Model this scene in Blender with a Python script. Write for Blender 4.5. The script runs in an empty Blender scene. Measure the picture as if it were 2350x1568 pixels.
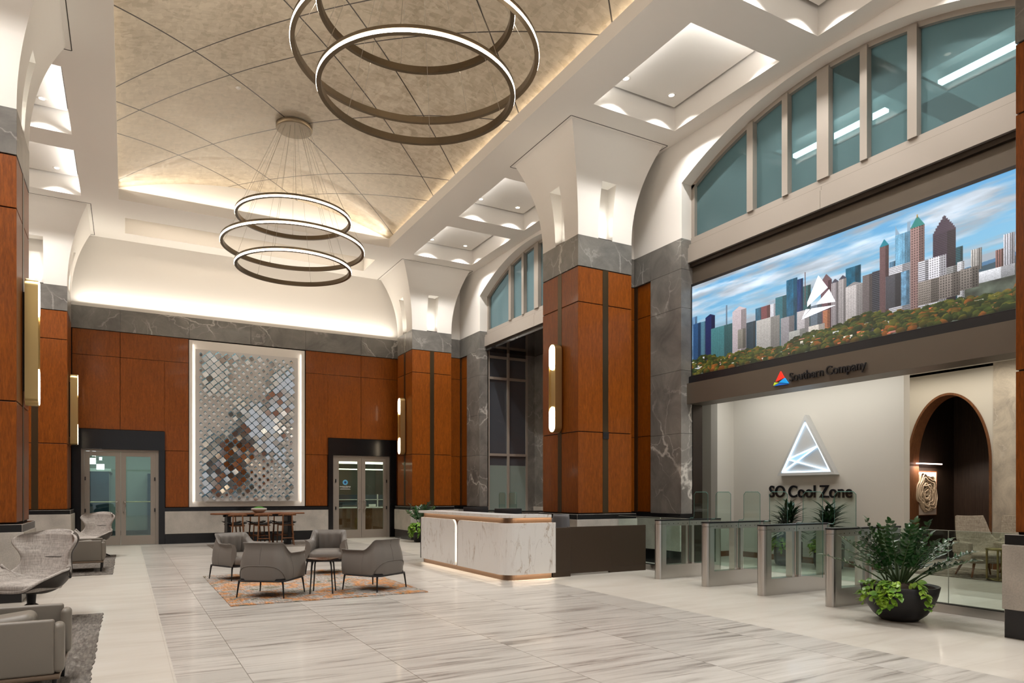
import bpy, bmesh, math, random
import numpy as np
from mathutils import Vector, Matrix
S = bpy.context.scene
C = S.collection
PI = math.pi
random.seed(7)

# ---------------------------------------------------------------- camera
YAW = math.atan(885 / 1595.)
cd = bpy.data.cameras.new('camera'); cam = bpy.data.objects.new('camera', cd); C.objects.link(cam)
cd.sensor_width = 36.0; cd.sensor_fit = 'HORIZONTAL'
cd.lens = 36.0 * 1595. / 2350.
cd.shift_x = 0.0; cd.shift_y = (1133. - 784.) / 2350.
cam.location = (0, 0, 1.45)
cam.rotation_euler = (PI / 2, 0, -YAW)
cd.clip_end = 200
S.camera = cam
# ---------------------------------------------------------------- world, exposure
w = bpy.data.worlds.new('world'); S.world = w; w.use_nodes = True
w.node_tree.nodes['Background'].inputs[0].default_value = (0.78, 0.80, 0.84, 1)
w.node_tree.nodes['Background'].inputs[1].default_value = 0.5
S.view_settings.view_transform = 'Standard'; S.view_settings.look = 'None'
S.view_settings.gamma = 1.0; S.view_settings.use_curve_mapping = False
S.view_settings.exposure = 0.52
S.cycles.use_denoising = True
S.cycles.max_bounces = 7; S.cycles.diffuse_bounces = 4; S.cycles.glossy_bounces = 3
S.cycles.use_adaptive_sampling = True; S.cycles.adaptive_threshold = 0.045
S.cycles.transmission_bounces = 4; S.cycles.transparent_max_bounces = 24
S.cycles.caustics_reflective = False; S.cycles.caustics_refractive = False
S.cycles.sample_clamp_indirect = 4.0

WARM = (1.0, 0.89, 0.75); NEUT = (1.0, 0.975, 0.94); COOL = (0.80, 0.90, 1.0)
def area(name, loc, size, power, rot=(0, 0, 0), col=WARM, spread=PI):
    l = bpy.data.lights.new(name, 'AREA'); l.shape = 'RECTANGLE'; l.size, l.size_y = size
    l.energy = power; l.color = col; l.spread = spread
    o = bpy.data.objects.new(name, l); C.objects.link(o); o.location = loc; o.rotation_euler = rot
    return o
COVE_L = 55; 
# cove behind the lips of the vault opening (LED strips on the ledge, aimed up and inwards)
area('cove_light', (6.86, 12.03, 8.86), (0.06, 14.2), 170, (0, PI - 0.5, 0), WARM)
area('cove_light', (-0.41, 12.03, 8.86), (0.06, 14.2), 130, (0, PI + 0.5, 0), WARM)
area('cove_light', (3.23, 19.42, 8.86), (6.6, 0.06), 24, (PI + 0.15, 0, 0), WARM)
area('cove_light', (3.23, 4.66, 8.86), (6.6, 0.06), 30, (PI - 0.15, 0, 0), WARM)
# wall wash on the stone ledge of the back wall
area('ledge_light', (3.3, 22.12, 6.63), (9.0, 0.05), 62, (PI + 0.22, 0, 0), (1.0, 0.93, 0.82))
# slot cove over the back wall
area('slot_light', (3.27, 21.0, 8.95), (6.3, 0.25), 30, (PI, 0, 0), WARM)

# ---------------------------------------------------------------- helpers
class MB:
    def __init__(s): s.v = []; s.f = []; s.m = []; s.sm = []
    def add(s, vs, fs, m=0, smooth=False):
        b = len(s.v); s.v += [tuple(p) for p in vs]
        for f in fs: s.f.append(tuple(b + i for i in f)); s.m.append(m); s.sm.append(smooth)
        return s
    def box(s, x0, x1, y0, y1, z0, z1, m=0):
        x0, x1 = min(x0, x1), max(x0, x1); y0, y1 = min(y0, y1), max(y0, y1); z0, z1 = min(z0, z1), max(z0, z1)
        return s.add([(x0,y0,z0),(x1,y0,z0),(x1,y1,z0),(x0,y1,z0),(x0,y0,z1),(x1,y0,z1),(x1,y1,z1),(x0,y1,z1)],
              [(0,3,2,1),(4,5,6,7),(0,1,5,4),(1,2,6,5),(2,3,7,6),(3,0,4,7)], m)
    def quad(s, a, b, c, d, m=0): return s.add([a, b, c, d], [(0,1,2,3)], m)
    def poly(s, pts, m=0): return s.add(pts, [tuple(range(len(pts)))], m)
    def prism(s, pts, ax, a, b, m=0, smooth=False):
        n = len(pts)
        def P(p, t): return (t, p[0], p[1]) if ax == 'x' else ((p[0], t, p[1]) if ax == 'y' else (p[0], p[1], t))
        vs = [P(p, a) for p in pts] + [P(p, b) for p in pts]
        s.add(vs, [tuple(range(n))[::-1], tuple(range(n, 2*n))], m)
        return s.add(vs, [(i, (i+1) % n, n+(i+1) % n, n+i) for i in range(n)], m, smooth)
    def grid(s, fn, nu, nv, m=0, closeu=False, flip=False, smooth=True):
        vs = [fn(i/nu, j/nv) for j in range(nv+1) for i in range(nu + (0 if closeu else 1))]
        w_ = nu if closeu else nu+1; fs = []
        for j in range(nv):
            for i in range(nu):
                a = j*w_+i; b = j*w_+(i+1) % w_; c = b+w_; d = a+w_
                fs.append((a,d,c,b) if flip else (a,b,c,d))
        return s.add(vs, fs, m, smooth)
    def lathe(s, prof, n=32, c=(0,0,0), m=0, cap=True, smooth=True):
        vs = []
        for r, z in prof:
            for i in range(n):
                t = 2*PI*i/n; vs.append((c[0]+r*math.cos(t), c[1]+r*math.sin(t), c[2]+z))
        fs = [(j*n+i, j*n+(i+1) % n, (j+1)*n+(i+1) % n, (j+1)*n+i) for j in range(len(prof)-1) for i in range(n)]
        s.add(vs, fs, m, smooth)
        if cap:
            if prof[0][0] > 1e-5: s.add(vs[:n], [tuple(range(n))[::-1]], m)
            if prof[-1][0] > 1e-5: s.add(vs[-n:], [tuple(range(n))], m)
        return s
    def tube(s, pts, r, n=8, m=0, cap=True, closed=False, smooth=True):
        pts = [Vector(p) for p in pts]; N = len(pts)
        rs = r if isinstance(r, (list, tuple)) else [r]*N
        rings = []; up = None
        for i, p in enumerate(pts):
            if closed: d = pts[(i+1) % N]-pts[i-1]
            else: d = pts[min(i+1, N-1)]-pts[max(i-1, 0)]
            if d.length < 1e-9: d = Vector((0,0,1))
            d.normalize()
            if up is None:
                up = Vector((0,0,1)) if abs(d.z) < .9 else Vector((1,0,0))
            a = (up - d*up.dot(d)); a.normalize(); b = d.cross(a); up = a
            rings.append([p + (a*math.cos(2*PI*k/n)+b*math.sin(2*PI*k/n))*rs[i] for k in range(n)])
        vs = [q for g in rings for q in g]; fs = []
        for j in range(N if closed else N-1):
            for k in range(n):
                j2 = (j+1) % N
                fs.append((j*n+k, j*n+(k+1) % n, j2*n+(k+1) % n, j2*n+k))
        s.add(vs, fs, m, smooth)
        if cap and not closed: s.add(rings[0], [tuple(range(n))[::-1]], m); s.add(rings[-1], [tuple(range(n))], m)
        return s
    def cyl(s, p0, p1, r0, r1=None, n=16, m=0): return s.tube([p0, p1], [r0, r0 if r1 is None else r1], n, m)
    def sweep(s, path, prof, m=0, closed=False, smooth=False):
        # path: list of (x,y) ; prof: list of (offset outward(right side), z)
        N = len(path); vs = []; n = len(prof)
        for i in range(N):
            p = Vector(path[i])
            if closed: d0 = Vector(path[i])-Vector(path[i-1]); d1 = Vector(path[(i+1) % N])-Vector(path[i])
            else:
                d0 = Vector(path[i])-Vector(path[max(i-1,0)]); d1 = Vector(path[min(i+1,N-1)])-Vector(path[i])
                if i == 0: d0 = d1
                if i == N-1: d1 = d0
            d0.normalize(); d1.normalize()
            n0 = Vector((d0.y,-d0.x)); n1 = Vector((d1.y,-d1.x)); nn = n0+n1; nn.normalize(); k = 1/max(.3, nn.dot(n0))
            for o, z in prof: q = p+nn*o*k; vs.append((q.x, q.y, z))
        fs = []
        for i in range(N if closed else N-1):
            i2 = (i+1) % N
            for j in range(n):
                fs.append((i*n+j, i2*n+j, i2*n+(j+1) % n, i*n+(j+1) % n))
        s.add(vs, fs, m, smooth)
        if not closed: s.add(vs[:n], [tuple(range(n))], m); s.add(vs[-n:], [tuple(range(n))[::-1]], m)
        return s
    def xf(s, M):
        s.v = [tuple(M @ Vector(p)) for p in s.v]; return s
    def build(s, name, mats, parent=None, bevel=0, seg=2, loc=None, smooth=None, weld=False):
        me = bpy.data.meshes.new(name); me.from_pydata(s.v, [], s.f)
        if not isinstance(mats, (list, tuple)): mats = [mats]
        for q in mats: me.materials.append(q)
        me.polygons.foreach_set('material_index', s.m)
        me.polygons.foreach_set('use_smooth', s.sm if smooth is None else [smooth]*len(s.f))
        me.update()
        if bevel or weld:
            b = bmesh.new(); b.from_mesh(me)
            bmesh.ops.remove_doubles(b, verts=b.verts, dist=1e-5)
            if bevel:
                es = [e for e in b.edges if len(e.link_faces) == 2 and e.calc_face_angle(0) > .5]
                bmesh.ops.bevel(b, geom=es, offset=bevel, offset_type='OFFSET', segments=seg, profile=.5, affect='EDGES', clamp_overlap=True)
                if seg > 1:
                    for f in b.faces: f.smooth = True
            b.to_mesh(me); b.free()
            if bevel and seg > 1:
                try: me.set_sharp_from_angle(angle=0.6)
                except Exception: pass
        o = bpy.data.objects.new(name, me); C.objects.link(o)
        if parent is not None: o.parent = parent
        if loc is not None: o.location = loc
        return o
def empty(name, loc=(0,0,0), rz=0):
    o = bpy.data.objects.new(name, None); C.objects.link(o); o.location = loc; o.rotation_euler = (0,0,rz); o.empty_display_size = .1
    return o
def tag(o, label, cat, group=None, kind=None):
    o['label'] = label; o['category'] = cat
    if group: o['group'] = group
    if kind: o['kind'] = kind
    return o
def struct(o): o['kind'] = 'structure'; return o
def lab(o, l): o['label'] = l; return o
def kids(o): return [c for c in C.objects if c.parent == o]
def copy_tree(o, parent=None):
    c = o.copy(); C.objects.link(c)
    if parent is not None: c.parent = parent
    for ch in list(o.children): copy_tree(ch, c)
    return c
def rrect(x0, x1, y0, y1, r, n=6):
    pts = []
    for cx, cy, a0 in ((x1-r, y1-r, 0), (x0+r, y1-r, PI/2), (x0+r, y0+r, PI), (x1-r, y0+r, 1.5*PI)):
        for k in range(n+1): a = a0+PI/2*k/n; pts.append((cx+r*math.cos(a), cy+r*math.sin(a)))
    return pts
def lerp(a, b, t): return a+(b-a)*t
def spline(rows, t):
    n = len(rows)-1; x = t*n; i = min(int(x), n-1); f = x-i
    p = [rows[max(0, min(n, i+k))] for k in (-1,0,1,2)]
    return tuple(.5*((2*b)+(-a+c)*f+(2*a-5*b+4*c-d)*f*f+(-a+3*b-3*c+d)*f**3) for a,b,c,d in zip(*p))

# ---------------------------------------------------------------- materials
def mat(name, col, rough=.5, metal=0., spec=.5, emit=None, es=0., coat=0., alpha=1., trans=0., ior=1.45):
    m = bpy.data.materials.new(name); m.use_nodes = True; b = m.node_tree.nodes['Principled BSDF']
    b.inputs['Base Color'].default_value = (*col, 1); b.inputs['Roughness'].default_value = rough
    b.inputs['Metallic'].default_value = metal; b.inputs['Specular IOR Level'].default_value = spec
    b.inputs['Coat Weight'].default_value = coat; b.inputs['Coat Roughness'].default_value = .08
    b.inputs['Alpha'].default_value = alpha; b.inputs['Transmission Weight'].default_value = trans; b.inputs['IOR'].default_value = ior
    if emit: b.inputs['Emission Color'].default_value = (*emit, 1); b.inputs['Emission Strength'].default_value = es
    return m
class N:
    def __init__(s, m): s.m = m; s.t = m.node_tree; s.b = s.t.nodes['Principled BSDF']
    def n(s, ty, **k):
        q = s.t.nodes.new(ty)
        for a, b in k.items(): setattr(q, a, b)
        return q
    def l(s, a, b): s.t.links.new(a, b)
    def coord(s, kind='Object', scale=(1,1,1), rot=(0,0,0), loc=(0,0,0)):
        if kind == 'Position': src = s.n('ShaderNodeNewGeometry').outputs['Position']
        else: src = s.n('ShaderNodeTexCoord').outputs[kind]
        mp = s.n('ShaderNodeMapping'); s.l(src, mp.inputs[0])
        mp.inputs['Scale'].default_value = scale; mp.inputs['Rotation'].default_value = rot; mp.inputs['Location'].default_value = loc
        return mp.outputs[0]
    def noise(s, vec, scale=5, detail=4, rough=.5, dist=0.):
        q = s.n('ShaderNodeTexNoise'); s.l(vec, q.inputs['Vector'])
        q.inputs['Scale'].default_value = scale; q.inputs['Detail'].default_value = detail
        q.inputs['Roughness'].default_value = rough; q.inputs['Distortion'].default_value = dist
        return q.outputs['Fac']
    def ramp(s, fac, stops, interp='LINEAR'):
        q = s.n('ShaderNodeValToRGB'); q.color_ramp.interpolation = interp; e = q.color_ramp.elements
        while len(e) > 1: e.remove(e[0])
        e[0].position = stops[0][0]; e[0].color = (*stops[0][1], 1)
        for p, c in stops[1:]: x = e.new(p); x.color = (*c, 1)
        s.l(fac, q.inputs[0]); return q.outputs[0]
    def mix(s, fac, a, b, mode='MIX'):
        q = s.n('ShaderNodeMix', data_type='RGBA', blend_type=mode)
        for sock, v in ((q.inputs[0], fac), (q.inputs[6], a), (q.inputs[7], b)):
            if isinstance(v, (int, float)): sock.default_value = v
            elif isinstance(v, tuple): sock.default_value = (*v, 1)
            else: s.l(v, sock)
        return q.outputs[2]
    def math(s, op, a, b=0., c=0.):
        q = s.n('ShaderNodeMath', operation=op)
        for sock, v in zip(q.inputs, (a, b, c)):
            if isinstance(v, (int, float)): sock.default_value = v
            else: s.l(v, sock)
        return q.outputs[0]
    def col(s, c): s.l(c, s.b.inputs['Base Color'])
    def bump(s, h, strength=.2, dist=.01):
        q = s.n('ShaderNodeBump'); q.inputs['Strength'].default_value = strength; q.inputs['Distance'].default_value = dist
        s.l(h, q.inputs['Height']); s.l(q.outputs[0], s.b.inputs['Normal'])
def g3(v): return (v, v, v)

def wood_mat(name, c1, c2, c3, rough=.42, sc=(9, 9, .9), ns=3.0, coat=.12):
    m = mat(name, c1, rough, coat=coat, spec=.3); q = N(m)
    v = q.coord('Object', sc); n1 = q.noise(v, ns, 6, .62, 1.2)
    v2 = q.coord('Object', (sc[0]*5, sc[1]*5, sc[2]*2.5)); n2 = q.noise(v2, 6, 3, .6)
    a = q.ramp(n1, [(.25, c2), (.5, c1), (.75, c3)])
    f = q.ramp(n2, [(.42, g3(.72)), (.6, g3(1.05))])
    q.col(q.mix(1., a, f, 'MULTIPLY')); return m
M = {}
M['wood'] = wood_mat('makore_veneer', (.255, .064, .0035), (.18, .042, .002), (.325, .086, .006))
M['walnut'] = wood_mat('walnut', (.20, .075, .030), (.13, .045, .018), (.27, .11, .045), .45, (3, 14, 14), 2.5)
M['walnut_z'] = wood_mat('walnut_vertical', (.20, .082, .034), (.13, .05, .02), (.27, .12, .05), .45, (12, 12, 1.2), 2.5)
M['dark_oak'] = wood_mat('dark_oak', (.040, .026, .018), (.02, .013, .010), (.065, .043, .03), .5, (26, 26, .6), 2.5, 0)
M['bronze'] = mat('bronze_strip', (.085, .058, .030), .38, .75)
M['joint'] = mat('panel_joint', (.012, .007, .004), .8)
def stone(name, base, dark, vein, sc=1., vs=.020, rough=.32, coat=.1):
    m = mat(name, base, rough, coat=coat); q = N(m); v = q.coord('Object', (sc, sc, sc), (.3, .5, .4))
    n = q.noise(v, 1.6, 8, .62, .8); c = q.ramp(n, [(.3, dark), (.55, base), (.75, tuple(min(1, x*1.35) for x in base))])
    nz = q.n('ShaderNodeTexNoise'); q.l(v, nz.inputs['Vector']); nz.inputs['Scale'].default_value = 1.8; nz.inputs['Detail'].default_value = 7
    mv = q.n('ShaderNodeMix', data_type='VECTOR'); mv.inputs[0].default_value = .42; q.l(v, mv.inputs[4]); q.l(nz.outputs['Color'], mv.inputs[5])
    def crack(s_, w_):
        vo = q.n('ShaderNodeTexVoronoi', feature='DISTANCE_TO_EDGE'); q.l(mv.outputs[1], vo.inputs['Vector']); vo.inputs['Scale'].default_value = s_
        return q.ramp(vo.outputs['Distance'], [(0, g3(.75)), (w_, g3(0.))])
    r = q.math('MAXIMUM', crack(.9, vs), q.math('MULTIPLY', crack(2.3, vs*1.3), .5))
    k = q.ramp(q.noise(v, .8, 2), [(.44, g3(0)), (.58, g3(1))]); fine = q.noise(v, 40, 2)
    c2 = q.mix(q.math('MULTIPLY', fine, .35), c, dark)
    q.col(q.mix(q.math('MULTIPLY', r, k), c2, vein)); return m
M['marble'] = stone('grey_marble', (.205, .194, .175), (.110, .103, .094), (.66, .63, .58), 1.0, .016)
M['granite'] = mat('black_granite', (.010, .010, .011), .2)
def conc(name, base, amp=.18, rough=.75):
    m = mat(name, base, rough); q = N(m); v = q.coord('Object'); n = q.noise(v, 2.2, 6, .6); f = q.noise(v, 60, 3, .7)
    lo = tuple(x*(1-amp) for x in base); hi = tuple(min(1, x*(1+amp)) for x in base)
    a = q.ramp(n, [(.3, lo), (.7, hi)]); b = q.ramp(f, [(.3, g3(.86)), (.65, g3(1.06))]); q.col(q.mix(1., a, b, 'MULTIPLY')); return m
M['limestone'] = conc('limestone_panel', (.46, .43, .385))
M['white'] = mat('white_plaster', (.80, .765, .715), .85, spec=.2)
M['white2'] = mat('warm_white_wall', (.66, .635, .58), .8, spec=.2)
M['gap'] = mat('shadow_gap', (.03, .026, .022), .9)
M['darkmetal'] = mat('dark_bronze_metal', (.035, .025, .018), .42, .6)
M['brownmetal'] = mat('brown_metal_panel', (.120, .098, .076), .42, .35)
M['taupe'] = mat('taupe_frame', (.30, .262, .225), .45, .15)
M['blackm'] = mat('black_metal', (.012, .011, .012), .42, .3)
M['black'] = mat('black_plastic', (.010, .010, .012), .3)
M['brass'] = mat('satin_brass', (.60, .45, .20), .3, .9)
M['lens'] = mat('lamp_lens', (.9, .9, .9), .3, emit=(1, .88, .70), es=5.)
M['led'] = mat('led_diffuser', (.9, .9, .9), .4, emit=(1, .89, .74), es=18.)
M['chrome'] = mat('chrome', (.75, .74, .72), .12, 1.)
def steel():
    m = mat('brushed_steel', (.56, .54, .51), .3, 1.); q = N(m)
    return m
M['steel'] = steel()
def glass(name, col=(.80, .90, .87), mixf=.10, rough=.02, transp=None):
    m = bpy.data.materials.new(name); m.use_nodes = True; t = m.node_tree; t.nodes.clear()
    o = t.nodes.new('ShaderNodeOutputMaterial'); tr = t.nodes.new('ShaderNodeBsdfTransparent'); tr.inputs[0].default_value = (*col, 1)
    gl = t.nodes.new('ShaderNodeBsdfGlossy'); gl.inputs['Roughness'].default_value = rough; gl.inputs[0].default_value = (.9, .95, .95, 1)
    fr = t.nodes.new('ShaderNodeLayerWeight'); fr.inputs[0].default_value = .5
    pw = t.nodes.new('ShaderNodeMath'); pw.operation = 'POWER'; pw.inputs[1].default_value = 4.; t.links.new(fr.outputs['Facing'], pw.inputs[0])
    ad = t.nodes.new('ShaderNodeMath'); ad.operation = 'MULTIPLY_ADD'; ad.inputs[1].default_value = .8; ad.inputs[2].default_value = mixf+.03; ad.use_clamp = True
    mx = t.nodes.new('ShaderNodeMixShader'); t.links.new(pw.outputs[0], ad.inputs[0]); t.links.new(ad.outputs[0], mx.inputs[0])
    t.links.new(tr.outputs[0], mx.inputs[1]); t.links.new(gl.outputs[0], mx.inputs[2]); t.links.new(mx.outputs[0], o.inputs[0])
    return m
M['glass'] = glass('clear_glass', (.88, .95, .92), .0)
M['gedge'] = mat('glass_edge', (.08, .22, .19), .1, coat=.5)
M['doorglass'] = glass('door_glass', (.74, .86, .83), .04)
M['teal'] = glass('teal_window_glass', (.20, .33, .34), .05)
def frosted():
    m = bpy.data.materials.new('frosted_glass'); m.use_nodes = True; q = N(m)
    q.b.inputs['Base Color'].default_value = (.20, .25, .23, 1); q.b.inputs['Roughness'].default_value = .35
    return m
M['frost'] = frosted()
M['slate_glass'] = mat('slate_blue_glass', (.060, .068, .080), .12, coat=.4)
# floor: light stone, and a field of cross-grained striped marble tiles
def tile_joint(q, period_x, off_x, period_y, off_y, w=.004):
    sp = q.n('ShaderNodeSeparateXYZ'); q.l(q.n('ShaderNodeNewGeometry').outputs['Position'], sp.inputs[0])
    a = q.math('PINGPONG', q.math('SUBTRACT', sp.outputs[0], off_x), period_x/2)
    b = q.math('PINGPONG', q.math('SUBTRACT', sp.outputs[1], off_y), period_y/2)
    d = q.math('MINIMUM', a, b); return q.math('LESS_THAN', d, w), sp
def floor_light():
    m = mat('floor_light_stone', (.62, .55, .46), .42, coat=.12); q = N(m)
    v = q.coord('Position', (.5, 2.2, 1)); n = q.noise(v, 1.4, 7, .6, .6)
    a = q.ramp(n, [(.3, (.47, .43, .375)), (.5, (.53, .495, .44)), (.72, (.575, .545, .495))])
    j, sp = tile_joint(q, 1.2, .32, .61, .2, .0022)
    q.col(q.mix(q.math('MULTIPLY', j, .35), a, (.25, .2, .16))); q.b.inputs['Roughness'].default_value = .38; return m
def floor_stripe():
    m = mat('floor_striped_marble', (.5, .46, .4), .33, coat=.12); q = N(m)
    sp = q.n('ShaderNodeSeparateXYZ'); q.l(q.n('ShaderNodeNewGeometry').outputs['Position'], sp.inputs[0])
    # tile ids: columns at .85 + 1.165 k, rows .61
    cx = q.math('FLOOR', q.math('DIVIDE', q.math('SUBTRACT', sp.outputs[0], .85), 1.165))
    cy = q.math('FLOOR', q.math('DIVIDE', sp.outputs[1], .61))
    wn = q.n('ShaderNodeTexWhiteNoise', noise_dimensions='2D'); cb = q.n('ShaderNodeCombineXYZ'); q.l(cx, cb.inputs[0]); q.l(cy, cb.inputs[1]); q.l(cb.outputs[0], wn.inputs['Vector'])
    cb2 = q.n('ShaderNodeCombineXYZ'); q.l(q.math('MULTIPLY', sp.outputs[0], .55), cb2.inputs[0])
    q.l(q.math('MULTIPLY', sp.outputs[1], 7.), cb2.inputs[1]); q.l(q.math('MULTIPLY', wn.outputs[0], 25.), cb2.inputs[2])
    n = q.noise(cb2.outputs[0], 1.3, 7, .62, .7); big = q.noise(cb2.outputs[0], .35, 2, .5)
    a = q.ramp(n, [(.33, (.20, .18, .16)), (.41, (.34, .315, .285)), (.49, (.44, .415, .38)), (.70, (.51, .485, .45))])
    tint = q.ramp(wn.outputs[0], [(0, g3(.93)), (1, g3(1.06))]); a = q.mix(1., a, tint, 'MULTIPLY')
    ja = q.math('PINGPONG', q.math('SUBTRACT', sp.outputs[0], .85), 1.165/2); jb = q.math('PINGPONG', sp.outputs[1], .305)
    j = q.math('ADD', q.math('MULTIPLY', q.math('LESS_THAN', ja, .0035), .8), q.math('MULTIPLY', q.math('LESS_THAN', jb, .002), .4))
    j = q.math('MINIMUM', j, 1.)
    q.col(q.mix(j, a, (.12, .10, .08))); return m
M['fl_l'] = floor_light(); M['fl_s'] = floor_stripe()
def vault_mat():
    m = mat('vault_metal_leaf', (.42, .35, .25), .36, .25); q = N(m)
    g = q.n('ShaderNodeNewGeometry').outputs['Position']
    def leaf(rot, sc):
        mp = q.n('ShaderNodeMapping'); q.l(g, mp.inputs[0]); mp.inputs['Scale'].default_value = sc; mp.inputs['Rotation'].default_value = (0, 0, rot)
        nz = q.n('ShaderNodeTexNoise'); q.l(mp.outputs[0], nz.inputs['Vector']); nz.inputs['Scale'].default_value = 2.5
        mv = q.n('ShaderNodeMix', data_type='VECTOR'); mv.inputs[0].default_value = .12; q.l(mp.outputs[0], mv.inputs[4]); q.l(nz.outputs['Color'], mv.inputs[5])
        vo = q.n('ShaderNodeTexVoronoi'); q.l(mv.outputs[1], vo.inputs['Vector']); vo.inputs['Scale'].default_value = 9.
        s2 = q.n('ShaderNodeSeparateColor'); q.l(vo.outputs['Color'], s2.inputs[0]); return s2.outputs[0]
    a = leaf(.5, (1., 2.0, 1.)); b = leaf(-.7, (1.9, .9, 1.))
    k = q.math('MULTIPLY', q.math('ADD', a, b), .5)
    big = q.noise(q.coord('Position'), .9, 3)
    kk = q.math('ADD', q.math('MULTIPLY', k, .55), q.math('MULTIPLY', big, .45))
    c = q.ramp(kk, [(.25, (.40, .335, .245)), (.48, (.49, .42, .32)), (.76, (.58, .51, .40))])
    sp = q.n('ShaderNodeSeparateXYZ'); q.l(g, sp.inputs[0])
    ds = []
    for e, o in ((q.math('ADD', sp.outputs[0], sp.outputs[1]), 18.93), (q.math('SUBTRACT', sp.outputs[1], sp.outputs[0]), 12.47)):
        pp = q.math('PINGPONG', q.math('SUBTRACT', e, o), 3.67)
        ds += [pp, q.math('ABSOLUTE', q.math('SUBTRACT', pp, 3.0))]
    d = q.math('MINIMUM', q.math('MINIMUM', ds[0], ds[1]), q.math('MINIMUM', ds[2], ds[3]))
    ln = q.math('LESS_THAN', d, .017)
    q.col(q.mix(ln, c, (.05, .042, .035)))
    q.l(q.ramp(k, [(.3, g3(.30)), (.7, g3(.46))]), q.b.inputs['Roughness']); return m
M['vault'] = vault_mat()
def leather(name, c, rough=.5):
    m = mat(name, c, rough); q = N(m); v = q.coord('Object'); n = q.noise(v, 160, 2); q.bump(n, .12, .002); return m
M['leather'] = leather('taupe_leather', (.155, .140, .124), .46)
M['leather2'] = leather('khaki_leather', (.190, .170, .142), .48)
def fabric(name, c1, c2, sc=(1, 1, 1), s=90):
    m = mat(name, c1, .95, spec=.2); q = N(m)
    a = q.noise(q.coord('Object', (1, 1, .08)), s, 3, .7); b = q.noise(q.coord('Object', (.08, .08, 1)), s, 3, .7)
    k = q.math('MULTIPLY', q.math('ADD', a, b), .5); q.col(q.ramp(k, [(.38, c2), (.62, c1)])); q.bump(k, .3, .004); return m
M['tweed'] = fabric('grey_tweed', (.56, .52, .48), (.30, .275, .25))
M['ribbed'] = fabric('beige_ribbed_fabric', (.50, .44, .36), (.27, .23, .18), s=70)
M['shell'] = mat('dark_chair_shell', (.030, .024, .020), .5)
def rugm(name, cols, sc=3., stretch=(1, 1, 1), fine=60):
    m = mat(name, cols[0], .98, spec=.1); q = N(m)
    n = q.noise(q.coord('Object', stretch), sc, 8, .72, .9)
    st = [(.28+.44*i/(len(cols)-1), c) for i, c in enumerate(cols)]
    f = q.noise(q.coord('Object', (1, .12, 1)), fine, 2)
    q.col(q.mix(1., q.ramp(n, st), q.ramp(f, [(.3, g3(.6)), (.7, g3(1.15))]), 'MULTIPLY')); q.bump(f, .5, .01); return m
M['rug_o'] = rugm('rug_orange_multi', [(.09, .09, .065), (.38, .33, .27), (.12, .115, .07), (.40, .36, .32), (.30, .28, .26), (.58, .24, .07), (.20, .19, .15), (.42, .38, .34), (.15, .15, .10)], 2.2, (1, 1, 1))
M['rug_g'] = rugm('rug_grey', [(.09, .08, .068), (.22, .20, .18), (.13, .115, .10), (.30, .28, .255)], 2.5, (1, .5, 1))
M['rug_l'] = rugm('rug_lounge', [(.30, .25, .19), (.12, .10, .08), (.36, .31, .25), (.17, .15, .12)], 4., (1, 1, 1))
M['rug_m'] = rugm('rug_mat', [(.16, .135, .115), (.24, .21, .18)], 5.)
def veined():
    m = mat('white_veined_marble', (.80, .79, .77), .25, coat=.2); q = N(m)
    v = q.coord('Object', (1.1, 1.1, .30), (.38, .30, 0)); d = q.noise(v, 2.6, 5, .52, 1.2)
    e = q.math('ABSOLUTE', q.math('SUBTRACT', d, .5)); r = q.ramp(e, [(0, g3(.9)), (.010, g3(.12)), (.03, g3(0.))])
    d2 = q.noise(q.coord('Object', (1, 1, .22), (.45, .3, 0)), 6.5, 4, .5, .6); e2 = q.math('ABSOLUTE', q.math('SUBTRACT', d2, .47)); r2 = q.ramp(e2, [(0, g3(.5)), (.010, g3(0.))])
    k = q.ramp(q.noise(q.coord('Object'), 1.6, 2), [(.42, g3(0)), (.6, g3(1))])
    a = q.mix(q.math('MULTIPLY', r, k), (.80, .79, .77), (.40, .31, .23)); q.col(q.mix(q.math('MULTIPLY', r2, k), a, (.40, .38, .36))); return m
M['vein'] = veined()
def leafm(name, c1, c2, rough=.3):
    m = mat(name, c1, rough, coat=.2); q = N(m); q.col(q.ramp(q.noise(q.coord('Object'), 9, 2), [(.35, c2), (.65, c1)])); return m
M['leaf_d'] = leafm('dark_glossy_leaf', (.022, .085, .018), (.010, .040, .012), .25)
M['leaf_l'] = leafm('lime_leaf', (.30, .48, .045), (.12, .30, .035), .4)
M['leaf_p'] = leafm('palm_leaf', (.025, .075, .030), (.012, .040, .020), .35)
M['stem'] = mat('plant_stem', (.05, .09, .03), .6)
M['soil'] = conc('potting_moss', (.05, .035, .025), .5, 1.)
M['moss'] = conc('green_moss', (.07, .22, .035), .5, 1.)
M['pot'] = mat('matt_black_pot', (.014, .013, .014), .45)
M['emis_w'] = mat('white_light', (.9, .9, .9), .5, emit=(.93, 1., 1.), es=4.)
M['emis_y'] = mat('warm_light', (.9, .9, .9), .5, emit=(1., .85, .6), es=4.)
M['neon'] = mat('blue_white_neon', (.9, .9, .9), .5, emit=(.55, .78, 1.), es=1.7)
def tealmix():
    m = glass('teal_pane', (.36, .50, .50), .03); t = m.node_tree; mx = [n for n in t.nodes if n.type == 'MIX_SHADER'][0]; out = [n for n in t.nodes if n.type == 'OUTPUT_MATERIAL'][0]
    d = t.nodes.new('ShaderNodeBsdfDiffuse'); d.inputs[0].default_value = (.095, .155, .165, 1); m2 = t.nodes.new('ShaderNodeMixShader'); m2.inputs[0].default_value = .62
    t.links.new(mx.outputs[0], m2.inputs[1]); t.links.new(d.outputs[0], m2.inputs[2]); t.links.new(m2.outputs[0], out.inputs[0]); return m
M['tealmix'] = tealmix()
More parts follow.
